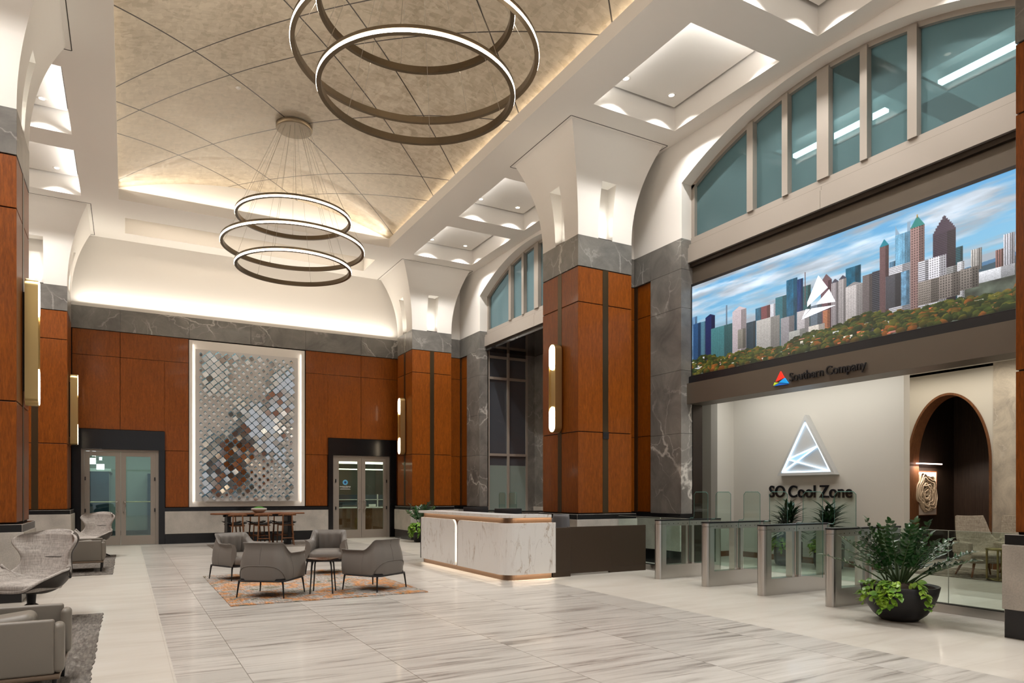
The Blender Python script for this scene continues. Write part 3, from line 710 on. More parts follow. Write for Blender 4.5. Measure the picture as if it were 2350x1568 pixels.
# ---- video wall: the skyline picture is painted pixel by pixel here
def skyline():
    W, Hh = 1500, 440; rs = np.random.RandomState(4)
    def fbm(w_, h_, fx, fy, oct=5, seed=0):
        r = np.random.RandomState(seed); out = np.zeros((h_, w_)); amp = 1; tot = 0
        for o in range(oct):
            gx, gy = int(fx*2**o)+2, int(fy*2**o)+2; g = r.rand(gy, gx)
            X = np.linspace(0, gx-1.001, w_); Y = np.linspace(0, gy-1.001, h_); xi = X.astype(int); yi = Y.astype(int); xf = X-xi; yf = (Y-yi)[:, None]
            xf = xf*xf*(3-2*xf); yf = yf*yf*(3-2*yf)
            a = g[yi][:, xi]; b_ = g[yi][:, xi+1]; c_ = g[yi+1][:, xi]; d_ = g[yi+1][:, xi+1]
            out += amp*((a*(1-xf)+b_*xf)*(1-yf)+(c_*(1-xf)+d_*xf)*yf); tot += amp; amp *= .5
        return out/tot
    def sx(y): return (10.54-y)/6.12*W
    def pt(u, v):   # photo pixel of the screen plane -> picture pixel (row 0 = bottom)
        f = 1595.; a = (u-1175)/f; s_, c_ = math.sin(YAW), math.cos(YAW); rx, ry, rz = a*c_+s_, c_-a*s_, (1133-v)/f
        t = 10./rx; return int(sx(ry*t)), int((1.45+rz*t-3.83)/1.80*Hh)
    im = np.zeros((Hh, W, 3)); yy = np.linspace(0, 1, Hh)[:, None]; xx = np.linspace(0, 1, W)[None]
    n = fbm(W, Hh, 5, 9, 6, 3); n2 = fbm(W, Hh, 14, 30, 4, 8)
    sky = np.array([.46, .70, .84]) + (yy[..., None]-.6)*np.array([-.20, -.14, -.02])
    cl = np.clip(((n*.75+n2*.25)-.36)*4.6, 0, 1)[..., None]
    shade = np.clip((fbm(W, Hh, 6, 12, 5, 12)-.35)*2, 0, 1)[..., None]
    im[:] = sky*(1-cl) + (np.array([.84, .90, .96])*(.72+.34*shade))*cl
    hz = int(.30*Hh)
    for x in range(W):      # far hills and haze
        h = int(Hh*(.335+.035*math.sin(x/190.)+.04*(x/W)))
        im[:h, x] = (.30, .46, .60); im[:h-12, x] = (.22, .31, .36); im[:h-34, x] = (.30, .33, .29)
    m2 = fbm(W, Hh, 40, 16, 4, 21)[..., None]; low = (yy < .33)[..., None]
    im = np.where(low & (im[..., 2:3] < .5), im*(.45+1.1*m2), im)
    def tower(u0, u1, vt, col, vb=None, st='grid', cap=None, wx=7, wy=6):
        x0, t0 = pt(u0, vt); x1, _ = pt(u1, vt); um = (u0+u1)/2; _, top = pt(um, vt); bot = 20 if vb is None else pt(um, vb)[1]
        x0, x1 = max(0, x0), min(W, max(x1, x0+4)); top = min(Hh-2, top); bot = max(0, bot)
        if top <= bot: return
        blk = np.ones((top-bot, x1-x0, 3))*np.array(col)/255.; hh, ww = blk.shape[:2]
        X = np.arange(ww)[None, :]; Y = np.arange(hh)[:, None]
        blk *= np.where(X > ww*.62, .70, 1.0)[..., None]
        if st == 'grid': k = ((X % wx) >= wx*.45) & ((Y % wy) >= wy*.4); blk *= np.where(k, .52, 1.)[..., None]
        elif st == 'h': blk *= np.where((Y+0*X) % wy >= wy*.55, .45, 1.)[..., None]
        elif st == 'v': blk *= np.where((X+0*Y) % wx >= wx*.5, .55, 1.)[..., None]
        elif st == 'glass': blk *= (.72+.5*fbm(ww, hh, 3, 8, 3, int(u0)))[..., None]; blk *= np.where(((Y % 6) == 0) | ((X % 9) == 0), .8, 1.)[..., None]
        blk *= (.80+.34*rs.rand(hh, ww))[..., None]*(.82+.25*(Y/max(hh, 1.)))[..., None]
        im[bot:top, x0:x1] = blk
        if cap:
            kind, ccol, ph = cap; hp = pt(um, vt-ph)[1]-top
            for j in range(max(hp, 1)):
                f = j/max(hp, 1)
                if top+j >= Hh: break
                if kind == 'pyr': a = int(ww/2*f); im[top+j, x0+a:max(x1-a, x0+a+2)] = np.array(ccol)/255.
                elif kind == 'step': a = int(ww/2*(round(f*7)/7.)**1.1); im[top+j, x0+a:max(x1-a, x0+a+2)] = np.array(ccol)/255.*(.8 if (j//3) % 2 else 1.)
                elif kind == 'horn':
                    im[top+j, x0:x0+max(3, int(ww*.3*(1-f)))] = np.array(ccol)/255.
                    im[top+j, x1-max(3, int(ww*.22)):x1] = np.array(ccol)/255.
                elif kind == 'mast': im[top+j, (x0+x1)//2:(x0+x1)//2+2] = np.array(ccol)/255.
    T = tower
    T(1586, 1600, 728, (110, 150, 190), st='glass'); T(1591, 1609, 742, (40, 80, 125)); T(1609, 1622, 738, (90, 140, 165), st='v'); T(1619, 1641, 727, (24, 42, 92), cap=('pyr', (22, 38, 80), 6))
    T(1666, 1669, 700, (110, 130, 150), 760, 'flat'); T(1632, 1681, 748, (70, 130, 135), wx=6); T(1681, 1713, 712, (205, 190, 195), wx=5, cap=('pyr', (200, 185, 190), 9)); T(1713, 1739, 738, (28, 60, 78), st='h')
    T(1734, 1752, 706, (20, 90, 120), st='glass'); T(1747, 1768, 702, (120, 62, 70)); T(1768, 1780, 697, (225, 225, 235))
    T(1780, 1806, 680, (42, 120, 135), st='h'); T(1805, 1830, 640, (14, 100, 135), st='glass'); T(1829, 1843, 640, (18, 60, 115), st='glass'); T(1843, 1861, 655, (60, 110, 115), st='h')
    T(1847, 1848, 625, (120, 90, 90), 700, 'flat'); T(1884, 1909, 645, (120, 88, 98), cap=('pyr', (110, 85, 90), 16)); T(1941, 1976, 612, (22, 100, 130), st='glass')
    T(1792, 1823, 727, (160, 155, 160), wx=6); T(1736, 1790, 729, (200, 195, 190), 812, wx=8, wy=5); T(1829, 1858, 712, (205, 198, 200), wx=6); T(1860, 1886, 700, (120, 135, 150), st='h'); T(1889, 1905, 712, (200, 130, 95), st='h')
    T(1811, 1850, 757, (175, 175, 170), 800); T(1856, 1893, 745, (225, 215, 205), 795); T(1693, 1712, 755, (140, 135, 125), 800)
    T(1980, 2004, 630, (118, 108, 108), wx=5); T(2002, 2033, 620, (78, 80, 90), st='h', wy=7); T(1908, 1925, 648, (188, 178, 182), 757, 'v', ('pyr', (70, 70, 85), 8)); T(1925, 1943, 640, (198, 190, 190), 750, 'v', ('pyr', (70, 70, 85), 8)); T(1941, 1980, 655, (212, 204, 202), 742, 'grid', ('step', (160, 155, 155), 8))
    T(2019, 2040, 565, (128, 98, 100), None, 'v', ('pyr', (30, 130, 150), 16), wx=5); T(2041, 2056, 600, (90, 130, 160)); T(2055, 2090, 535, (120, 180, 215), None, 'glass', ('horn', (140, 165, 185), 22))
    T(2141, 2194, 532, (62, 48, 68), None, 'h', ('step', (70, 54, 74), 38), wy=6); T(2194, 2210, 566, (30, 85, 98), st='h'); T(2089, 2122, 520, (160, 128, 124), None, 'grid', ('pyr', (40, 130, 125), 24), wx=9, wy=9)
    T(2166, 2168, 494, (80, 70, 85), 510, 'flat'); T(2104, 2106, 492, (190, 150, 60), 500, 'flat')
    T(2040, 2090, 608, (222, 220, 228), st='h'); T(2107, 2133, 598, (222, 220, 230), st='h', wy=7); T(2131, 2172, 588, (228, 226, 235), wx=8, wy=8)
    T(2033, 2068, 630, (86, 86, 94), 706, 'grid', wx=5, wy=5); T(2068, 2087, 622, (120, 170, 205), 700, 'glass'); T(2172, 2198, 610, (160, 160, 160), 650, 'h')
    T(2228, 2254, 570, (205, 200, 195), 620, 'v'); T(2197, 2214, 600, (215, 215, 220)); T(2285, 2306, 572, (150, 110, 105), 620, 'v'); T(2303, 2330, 535, (215, 215, 225), 625, 'v')
    T(2107, 2155, 642, (150, 140, 132), 697, 'grid', wx=6, wy=8); T(2155, 2204, 628, (140, 130, 124), 682, 'grid', wx=9, wy=9); T(2204, 2247, 614, (132, 124, 118), 662, 'grid', wx=9, wy=9); T(2247, 2330, 614, (220, 222, 228), 640, 'flat')
    # houses and autumn trees
    tn = fbm(W, Hh, 60, 24, 5, 31)
    def blob(cx, cy, r, col):
        x0, x1, y0_, y1_ = int(max(0, cx-r*1.25)), int(min(W, cx+r*1.25)), int(max(0, cy-r)), int(min(Hh, cy+r))
        if x1 <= x0 or y1_ <= y0_: return
        X = (np.arange(x0, x1)-cx)[None]/1.2; Y = (np.arange(y0_, y1_)-cy)[:, None]; d = np.sqrt(X*X+Y*Y)+6*(tn[y0_:y1_, x0:x1]-.5)*3
        lit = np.clip(.62+.45*(Y/r)-.12*X/r, .25, 1.15)*(.55+.9*tn[y0_:y1_, x0:x1]); k = (d < r*.9)[..., None]
        im[y0_:y1_, x0:x1] = np.where(k, (np.array(col)/255.*lit[..., None]), im[y0_:y1_, x0:x1])
    COLS = [(62, 76, 28), (48, 64, 26), (38, 52, 24), (84, 86, 30), (100, 78, 30), (142, 84, 34), (70, 80, 30), (56, 68, 26), (104, 100, 36), (46, 58, 26), (60, 72, 28), (44, 60, 26)]
    items = []
    for i in range(1500):
        x = rs.rand()*W; top = Hh*(.125+.035*math.sin(x/130.+1)+.02*math.sin(x/47.)+.05*(x/W)); y = rs.rand()**.8*top; items.append((y, x))
    items.sort(reverse=True)
    for y, x in items:
        if rs.rand() < .06:
            w_ = int(14+26*rs.rand()); h_ = int(5+7*rs.rand()); xi, yi = int(x), int(max(0, y)); cc = [(205, 205, 210), (190, 120, 110), (225, 215, 200), (215, 110, 70)][rs.randint(4)]
            im[yi:yi+h_, xi:xi+w_] = np.array(cc)/255.; im[yi:yi+h_//2, xi:xi+w_] *= .7
        else: blob(x, y, 8+10*rs.rand(), COLS[rs.randint(len(COLS))])
    im = np.clip(im, 0, 1)
    img = bpy.data.images.new('skyline_picture', W, Hh); px = np.ones((Hh, W, 4), np.float32); px[..., :3] = im
    img.pixels.foreach_set(px.ravel()); img.pack(); return img
vw = empty('video_wall', (10.0, c, 3.83)); tag(vw, 'long video wall showing a city skyline with autumn trees above the lobby portal', 'screen')
b = MB(); b.add([(0, HW, 0), (0, -HW, 0), (0, -HW, 1.80), (0, HW, 1.80)], [(0, 1, 2, 3)])
ms = bpy.data.materials.new('skyline_screen'); ms.use_nodes = True; q = N(ms); q.b.inputs['Base Color'].default_value = (.01, .01, .01, 1); q.b.inputs['Roughness'].default_value = .25
ti = q.n('ShaderNodeTexImage'); ti.image = skyline(); ti.interpolation = 'Cubic'; q.l(ti.outputs[0], q.b.inputs['Emission Color']); q.b.inputs['Emission Strength'].default_value = .80
scr = b.build('screen', ms, vw); uv = scr.data.uv_layers.new(name='UVMap')
for i, p in enumerate([(0, 0), (1, 0), (1, 1), (0, 1)]): uv.data[i].uv = p
b = MB()
b.box(-.005, .03, -HW, HW, -.16, -.0, 0); b.box(-.005, .03, -HW, HW, 1.80, 1.85, 0); b.box(-.006, .03, HW-.022, HW, -.16, 1.85, 0); b.box(-.006, .03, -HW, -HW+.022, -.16, 1.85, 0); b.box(.005, .03, -HW, HW, -.1, 1.8, 0)
b.build('bezel', M['black'], vw)
ml = mat('logo_white_light', (.8, .8, .85), .5, emit=(.78, .84, .95), es=.62)
# white triangle emblem on the picture, four shards (y, z in wall metres)
b = MB()
def sh(pts, m=0, x0=-.004, x1=-.001): b.prism([(p[0]-c, p[1]-3.83) for p in pts], 'x', x0, x1, m)
for tri in ([(7.585, 5.055), (7.80, 4.66), (7.80, 4.585), (7.41, 4.81)], [(7.385, 4.775), (7.63, 4.585), (7.27, 4.545)], [(7.83, 4.55), (7.745, 4.535), (7.90, 4.42)], [(7.715, 4.54), (7.265, 4.49), (7.915, 4.395)]):
    sh([(p[0], p[1]) for p in tri])
b.build('screen_emblem', ml, vw)
# ---- Southern Company sign on the fascia
sg = empty('company_sign', (9.88, 7.5, 3.30)); tag(sg, 'dark raised lettering with red blue and green triangle emblem on the brown fascia', 'sign')
RY = Matrix(((0, 0, -1, 0), (-1, 0, 0, 0), (0, 1, 0, 0), (0, 0, 0, 1)))   # text x -> -Y, text y -> +Z, extrusion -> -X
text_mesh('lettering', 'Southern Company', .205, .012, M['black'], sg, Matrix.Translation((-.025, -.16, .055)) @ RY, bold=.001, width=1.40)
for nm, col, tri in (('red_shard', (.78, .035, .02), [(8.226, 3.559), (8.149, 3.434), (8.329, 3.393)]), ('green_shard', (.50, .62, .04), [(8.353, 3.382), (8.276, 3.366), (8.378, 3.331)]),
                     ('blue_shard', (.01, .30, .72), [(8.142, 3.43), (8.064, 3.327), (8.264, 3.366)]), ('deep_blue_shard', (.01, .12, .50), [(8.264, 3.355), (8.064, 3.318), (8.363, 3.321)])):
    b = MB(); b.prism([(p[0]-7.5, p[1]-3.30) for p in tri], 'x', -.03, -.005); lab(b.build(nm, mat(nm, col, .3, emit=col, es=.35), sg), nm.replace('_', ' ') + ' of the emblem')
# ================================================================ COLUMNS
COLW = 1.33
def make_column(cx, cy, label, strips, slots):
    h = COLW/2; t = empty('column', (cx, cy, 0)); tag(t, label, 'column')
    b = MB(); b.box(-h+.02, h-.02, -h+.02, h-.02, 0, 6.6); b.build('core', M['joint'], t)
    b = MB()
    for z0, z1 in zip(ZJ, ZJ[1:]): b.box(-h, h, -h, h, z0+.008, z1-.008)
    b.build('wood_cladding', M['wood'], t, bevel=.004, seg=1)
    for dx, dy in strips:
        b = MB()
        if dy: b.box(-.07, .07, dy*h-.004, dy*h+.004, ZJ[0], ZJ[-1])
        else: b.box(dx*h-.004, dx*h+.004, -.07, .07, ZJ[0], ZJ[-1])
        b.build('bronze_strip', M['bronze'], t)
    b = MB(); b.box(-h-.004, h+.004, -h-.004, h+.004, ZS0, ZS1); b.build('stone_band', M['marble'], t, bevel=.003, seg=1)
    b = MB(); b.box(-h-.07, h+.07, -h-.07, h+.07, 0, .29, 1); b.box(-h-.07, h+.07, -h-.07, h+.07, .935, 1.04, 1); b.box(-h-.085, h+.085, -h-.085, h+.085, .29, .935, 0)
    b.build('wainscot', [M['limestone'], M['granite']], t, bevel=.004, seg=1)
    # flared plaster capital with a lit slot in the middle of each face
    SW, ZT = .18, 7.72; b = MB(); nz = 16
    def e(z): q = (z-ZS1)/(ZC-ZS1); return .44*q**2.1
    zz = [lerp(ZS1, ZC, i/nz) for i in range(nz+1)]
    for k in range(4):
        R = Matrix.Rotation(k*PI/2, 4, 'Z'); s = MB()
        for z0, z1 in zip(zz, zz[1:]):
            e0, e1 = h+e(z0), h+e(z1); sw0 = SW*.98; low = z1 <= ZT
            if low:
                for sg_ in (-1, 1):
                    q = [(sg_*e0, -e0, z0), (sg_*sw0, -e0, z0), (sg_*sw0, -e1, z1), (sg_*e1, -e1, z1)]
                    s.add(q if sg_ < 0 else q[::-1], [(0, 1, 2, 3)], 0, True)
                    r = [(sg_*sw0, -e0, z0), (sg_*sw0, -h+.16, z0), (sg_*sw0, -h+.16, z1), (sg_*sw0, -e1, z1)]
                    s.add(r if sg_ < 0 else r[::-1], [(0, 1, 2, 3)])
                s.quad((-sw0, -h+.16, z0), (sw0, -h+.16, z0), (sw0, -h+.16, z1), (-sw0, -h+.16, z1)); zl = z1; el = e1
            else: s.add([(-e0, -e0, z0), (e0, -e0, z0), (e1, -e1, z1), (-e1, -e1, z1)], [(0, 1, 2, 3)], 0, True)
        s.quad((-SW*.98, -el, zl), (SW*.98, -el, zl), (SW*.98, -h+.16, zl), (-SW*.98, -h+.16, zl))
        s.xf(R); b.add(s.v, s.f); b.sm[-len(s.f):] = s.sm
    b.build('capital', M['white'], t)
    b = MB(); g = 1.176
    for k in range(4):
        s = MB(); s.box(-g, g, -g-.012, -g+.0, ZC-.004, ZC+.01); s.xf(Matrix.Rotation(k*PI/2, 4, 'Z')); b.add(s.v, s.f)
    b.build('reveal_line', M['gap'], t)
    for k in slots:
        a = k*PI/2; v = Matrix.Rotation(a, 3, 'Z') @ Vector((0, -h+.06, 0))
        area('slot_uplight', (cx+v.x, cy+v.y, 6.60), (.26, .10) if k % 2 == 0 else (.10, .26), 5.0, (PI, 0, 0), (1, .97, .86), 1.5)
    return t
W1 = 8.465
make_column(W1, 12.03, 'large wood-clad column in the middle right, beside the reception desk', [(0, -1), (-1, 0)], (0, 3))
make_column(W1, 21.14, 'far wood-clad column next to the right double doors, behind the desk plant', [(0, -1), (-1, 0)], (0, 3))
make_column(W1, 2.98, 'wood-clad column cut by the right edge of the picture, beside the glass rail', [(-1, 0)], (3,))
make_column(-1.945, 21.03, 'far left wood-clad column next to the left double doors', [(0, -1), (1, 0)], (0, 1))
make_column(-1.945, 11.97, 'near left wood-clad column cut by the left edge of the picture', [(0, -1), (1, 0)], (0, 1))
# ---- brass capsule sconces
def make_sconce():
    t = empty('wall_sconce'); Z0, Z1 = -.905, .905; r = .125; dp = .19     # faces -Y locally; wall at y=0
    def cap(r_, y, z0=Z0, z1=Z1, n=14):
        o = r-r_
        p = [(r_*math.cos(PI*i/n), y, z1-o-r_+r_*math.sin(PI*i/n)) for i in range(n+1)]
        p += [(r_*math.cos(PI+PI*i/n), y, z0+o+r_+r_*math.sin(PI+PI*i/n)) for i in range(n+1)]
        return p
    b = MB(); A, B, D, E_ = cap(r, -.03), cap(r, -dp), cap(r-.012, -dp), cap(r-.012, -dp+.02); n = len(A)
    for P_, Q_ in ((A, B), (B, D), (D, E_)): b.add(P_+Q_, [(i, (i+1) % n, n+(i+1) % n, n+i) for i in range(n)], 0, P_ is A)
    b.poly(E_[::-1]); b.poly(A); b.build('brass_body', M['brass'], t)
    b = MB(); b.box(-.03, .03, -.03, 0, -.7, .7); b.build('mount', M['darkmetal'], t)
    for s in (1, -1):
        n = 16; ri = r-.016; y = -dp-.004
        p = [(ri*math.cos(PI*i/n), y, (Z1-.016-ri)+ri*math.sin(PI*i/n)) for i in range(n+1)]
        p += [(-ri, y, .47), (-ri*.6, y, .40), (0, y, .372), (ri*.6, y, .40), (ri, y, .47)]
        if s < 0: p = [(x, y_, -z) for x, y_, z in p][::-1]
        b = MB(); b.poly(p); q2 = [(x, y_+.02, z) for x, y_, z in p]; b.add(p+q2, [(i, (i+1) % len(p), len(p)+(i+1) % len(p), len(p)+i) for i in range(len(p))])
        b.build('glowing_lens', M['sconce_l'], t)
    return t
M['sconce_l'] = mat('sconce_glow', (.9, .9, .9), .4, emit=(1, .80, .55), es=7.)
sc0 = make_sconce()
for i, (x, y, rz, l) in enumerate(((7.8, 12.03, -PI/2, 'brass capsule sconce on the large middle column'), (7.8, 21.14, -PI/2, 'brass capsule sconce on the far column by the right double doors'),
        (-1.28, 21.03, PI/2, 'brass capsule sconce on the far left column by the left double doors'), (-1.28, 11.97, PI/2, 'brass capsule sconce on the near left column, nearest to the camera'))):
    o = sc0 if i == 0 else copy_tree(sc0); o.location = (x, y, 3.60); o.rotation_euler = (0, 0, rz); tag(o, l, 'wall lamp', 'brass sconces on the columns')
# small black sensor on the middle column
b = MB(); b.box(-.07, .07, -.012, 0, -.07, .07); b.box(-.03, .03, -.018, -.012, -.02, .03)
o = b.build('wall_sensor', M['black'], loc=(8.465, 11.357, 2.62)); tag(o, 'small square black box on the bronze strip of the middle column', 'sensor')
# ================================================================ CHANDELIERS
def make_chandelier(x, y, rings, label):
    t = empty('ring_chandelier', (x, y, 9.50)); tag(t, label, 'chandelier', None)
    b = MB(); b.lathe([(.385, .03), (.385, -.05), (.37, -.06)], 48); b.build('canopy', M['canopy'], t)
    for k, (z, r) in enumerate(rings):
        z -= 9.50; b = MB(); H_, Tn = .046, .028; n = 120
        prof = [(-Tn, -H_), (-Tn, H_), (Tn, H_), (Tn, .006), (Tn-.014, .002), (Tn-.014, -.038), (Tn, -.042), (Tn, -H_)][::-1]
        vs = [((r+o_)*math.cos(2*PI*i/n), (r+o_)*math.sin(2*PI*i/n), z+q) for i in range(n) for o_, q in prof]; m_ = len(prof)
        b.add(vs, [(i*m_+j, ((i+1) % n)*m_+j, ((i+1) % n)*m_+(j+1) % m_, i*m_+(j+1) % m_) for i in range(n) for j in range(m_)], 0, False)
        rg = b.build('ring', M['ringmetal'], t)
        b = MB(); prof = [(Tn-.013, .001), (Tn+.003, -.004), (Tn+.004, -.034), (Tn-.013, -.037)][::-1]; m_ = 4
        vs = [((r+o_)*math.cos(2*PI*i/n), (r+o_)*math.sin(2*PI*i/n), z+q) for i in range(n) for o_, q in prof]
        b.add(vs, [(i*m_+j, i*m_+j+1, ((i+1) % n)*m_+j+1, ((i+1) % n)*m_+j) for i in range(n) for j in range(m_-1)], 0, True)
        b.build('light_strip', M['led'], rg)
        for i in range(6):
            a = 2*PI*i/6+.35+k*.35; b = MB(); r1 = .33-.05*k
            b.tube([(r1*math.cos(a), r1*math.sin(a), -.05), (r*math.cos(a), r*math.sin(a), z+H_)], .0028, 5); b.build('cable', M['cable'], t)
            b = MB(); b.cyl((r*math.cos(a), r*math.sin(a), z+H_), (r*math.cos(a), r*math.sin(a), z+H_+.035), .008, .006, 8); b.build('cable_clamp', M['cable'], rg)
    return t
M['canopy'] = mat('canopy_bronze', (.20, .155, .10), .35, .8); M['ringmetal'] = mat('ring_bronze', (.16, .12, .075), .36, .75); M['cable'] = mat('cable_steel', (.5, .46, .4), .3, .8)
make_chandelier(3.23, 15.70, [(7.51, 1.19), (6.865, 1.482), (6.415, 1.2)], 'far bronze chandelier of three glowing rings hanging over the far half of the lobby')
make_chandelier(3.27, 8.40, [(7.63, 1.224), (7.066, 1.535), (6.595, 1.225)], 'near bronze chandelier of large glowing rings cut by the top of the picture')
b = MB(); b.lathe([(.05, 0), (.05, -.012), (.03, -.03), (.001, -.032)], 20); o = b.build('smoke_detector', M['white'], loc=(1.93, 14.62, vz(1.93)+.002)); tag(o, 'tiny white ceiling sensor on the metal vault', 'detector')
# ================================================================ LOBBY BEHIND THE PORTAL
M['vinyl'] = stone('cloudy_stone_wallpaper', (.60, .54, .45), (.30, .265, .23), (.66, .61, .54), 1.3, .004, .6, 0)
M['sidew'] = mat('greige_wall', (.36, .34, .29), .8)
b = MB()
b.box(12.42, 12.6, 7.63, 11.7, 0, 4.0, 0); b.box(11.9, 12.6, 11.7, 11.9, 0, 4.0, 0); b.box(11.9, 12.0, 11.9, 13.4, 0, 4.0, 1); b.box(10.3, 12.0, 13.3, 13.5, 0, 4.0, 1)
b.box(12.6, 14.5, 8.98, 9.1, 0, 4.0, 0)
struct(b.build('wall_lobby', [M['white2'], M['sidew']]))
# wall with the pointed oval arch
b = MB(); XA = 14.5; yc_, zb, ra, rz_ = 8.0, 2.06, .82, 1.42; n = 40
def arch(r, k=0.): return [(yc_+r*math.cos(PI*i/n), zb+(rz_+k)*math.sin(PI*i/n)) for i in range(n+1)]
P_ = arch(ra)
for i in range(n):
    (a, z), (c2, z2) = P_[i], P_[i+1]; b.quad((XA, a, z), (XA, c2, z2), (XA, c2, 4.), (XA, a, 4.))
b.quad((XA, yc_+ra, 0), (XA, 9.0, 0), (XA, 9.0, 4.), (XA, yc_+ra, 4.)); b.quad((XA, 7.15, 0), (XA, yc_-ra, 0), (XA, yc_-ra, 4.), (XA, 7.15, 4.))
b.box(XA-.02, XA+.1, 2.0, 7.15, 0, 4., 1)
wa = struct(b.build('wall_arch', [M['white2'], M['vinyl']]))
b = MB(); Q_ = arch(ra-.045, -.045); o1 = [(yc_+ra, 0)]+P_+[(yc_-ra, 0)]; i1 = [(yc_+ra-.045, 0)]+Q_+[(yc_-ra+.045, 0)]
for i in range(len(o1)-1):
    for xa, xb, A, B in ((XA-.02, XA-.02, o1, i1), (XA-.02, XA+.32, i1, i1), (XA-.02, XA, o1, o1)):
        b.quad((xa, A[i][0], A[i][1]), (xa, A[i+1][0], A[i+1][1]), (xb, B[i+1][0], B[i+1][1]), (xb, B[i][0], B[i][1])) if A is B else b.quad((xa, A[i][0], A[i][1]), (xa, A[i+1][0], A[i+1][1]), (xa, B[i+1][0], B[i+1][1]), (xa, B[i][0], B[i][1]))
b.build('arch_lining', M['walnut_z'], wa)
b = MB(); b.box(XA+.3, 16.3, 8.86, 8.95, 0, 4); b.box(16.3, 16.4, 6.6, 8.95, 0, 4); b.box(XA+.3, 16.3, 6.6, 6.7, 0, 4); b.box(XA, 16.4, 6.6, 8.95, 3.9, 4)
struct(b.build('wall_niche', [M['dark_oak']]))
b = MB(); b.box(10.3, 16.5, 1.8, 13.5, 3.95, 4.1); struct(b.build('ceiling_lobby', M['white2']))
b = MB(); b.box(12.40, 12.42, 7.61, 11.7, 0, .12); b.box(11.88, 12.42, 11.68, 11.7, 0, .12); b.box(14.48, 14.5, 8.83, 9, 0, .12); b.box(14.46, 14.48, 2, 7.15, 0, .12)
struct(b.build('baseboard_lobby', M['walnut']))
area('lobby_light', (11.3, 9.3, 3.9), (1.2, 4.0), 46, (0, 0, 0), (1., .97, .91)); area('lobby_light', (13.3, 5.6, 3.9), (1.6, 3.0), 36, (0, 0, 0), (1., .90, .76))
area('lobby_cove', (13.9, 8.0, 3.85), (.2, 1.8), 9, (0, 0, 0), (1., .88, .70))
# artwork in the niche
t = empty('relief_artwork', (15.08, 8.85, .99)); tag(t, 'framed cream relief of layered curled paper waves hanging in the dark niche', 'artwork')
b = MB(); b.box(-.43, .43, -.05, 0, 0, .93, 0); b.box(-.44, -.43, -.055, 0, -.01, .94, 1); b.box(.43, .445, -.055, 0, -.01, .94, 1); b.box(-.44, .445, -.055, 0, .93, .945, 1); b.box(-.44, .445, -.055, 0, -.012, 0, 1)
b.build('backing_board', [mat('cream_board', (.66, .58, .50), .8), M['walnut']], t)
rr = random.Random(5)
for k in range(16):
    b = MB(); ph = rr.random()*6; R0 = .335-.0195*k; cx_, cz_ = .03*math.sin(k*1.7), .46+.035*math.cos(k*1.3); nn = 60
    def wv(a, s): return R0*(1+.13*math.sin(2*a+ph*.5)+.09*math.sin(5*a+ph)+.05*math.sin(9*a+ph*2))*s
    def fn(u, v):
        a = 2*PI*u; r_ = wv(a, 1.)-.026*v; return (cx_+r_*math.cos(a)*.95, -.052-.05*v-.002*k, cz_+r_*math.sin(a)*1.25)
    sn = 1.+.0*k
    b.sweep([(cx_+wv(2*PI*i/nn, 1.)*math.cos(2*PI*i/nn)*.95, cz_+wv(2*PI*i/nn, 1.)*math.sin(2*PI*i/nn)*1.25) for i in range(nn)], [(.0, .0), (-.012, .0), (-.006, .055+.012*math.sin(k*2.)), (.006, .055+.012*math.sin(k*2.))], 0, True, True)
    b.v = [(p[0], -.051-p[2], p[1]) for p in b.v]; b.build('paper_fold', [M['paper']] if 'paper' in M else M.setdefault('paper', mat('ochre_edged_paper', (.62, .50, .36), .7)), t)
t = empty('picture_light', (15.1, 8.86, 2.09)); tag(t, 'slim glowing bar light above the relief artwork in the niche', 'picture lamp')
b = MB(); b.box(-.46, .46, -.16, -.13, -.012, .012); b.build('light_bar', M['pl'] if 'pl' in M else M.setdefault('pl', mat('pl_glow', (.9,.9,.9), emit=(1, .72, .62), es=5.)), t)
b = MB(); b.cyl((0, 0, 0), (0, -.13, 0), .008, None, 8); b.build('arm', M['brass'], t)
area('picture_lamp', (15.1, 8.70, 2.06), (.9, .05), 11, (-.25, 0, 0), (1, .82, .7))
# white niche sign: light triangle and lettering on the lobby wall
sg = empty('triangle_light_sign', (12.42, 9.64, 1.83)); tag(sg, 'white triangular box sign with glowing blue-white lines on the lobby wall', 'sign')
b = MB(); o3 = [(-.70, 0.), (.70, 0.), (0., 1.25)]; M['signpanel'] = mat('sign_panel', (.55, .55, .54), .7)
def shrink(tr, d):
    cx_, cy_ = sum(p[0] for p in tr)/len(tr), sum(p[1] for p in tr)/len(tr); return [(cx_+(p[0]-cx_)*(1-d), cy_+(p[1]-cy_)*(1-d)) for p in tr]
i3 = shrink(o3, .13)
for k in range(3):
    a, b_, c_, d_ = o3[k], o3[(k+1) % 3], i3[(k+1) % 3], i3[k]; b.prism([a, b_, c_, d_], 'x', -.14, 0)
b.build('triangle_frame', M['signpanel'], sg)
b = MB(); b.prism(i3, 'x', -.095, -.01); b.build('triangle_panel', M['signpanel'], sg)
def barp(b, p, q, w_=.018, x0=-.135, x1=-.115, m=0):
    d = Vector((q[0]-p[0], q[1]-p[1])); d.normalize(); n_ = Vector((-d.y, d.x))*w_/2
    b.prism([(p[0]+n_.x, p[1]+n_.y), (q[0]+n_.x, q[1]+n_.y), (q[0]-n_.x, q[1]-n_.y), (p[0]-n_.x, p[1]-n_.y)], 'x', x0, x1, m)
Lb, Rb, Tp = (.575, .075), (-.575, .075), (0, 1.09)         # local y runs to the left of the viewer
e1, e2 = (-.30, .59), (.44, .345); cr = (.225, .27)
b = MB(); 
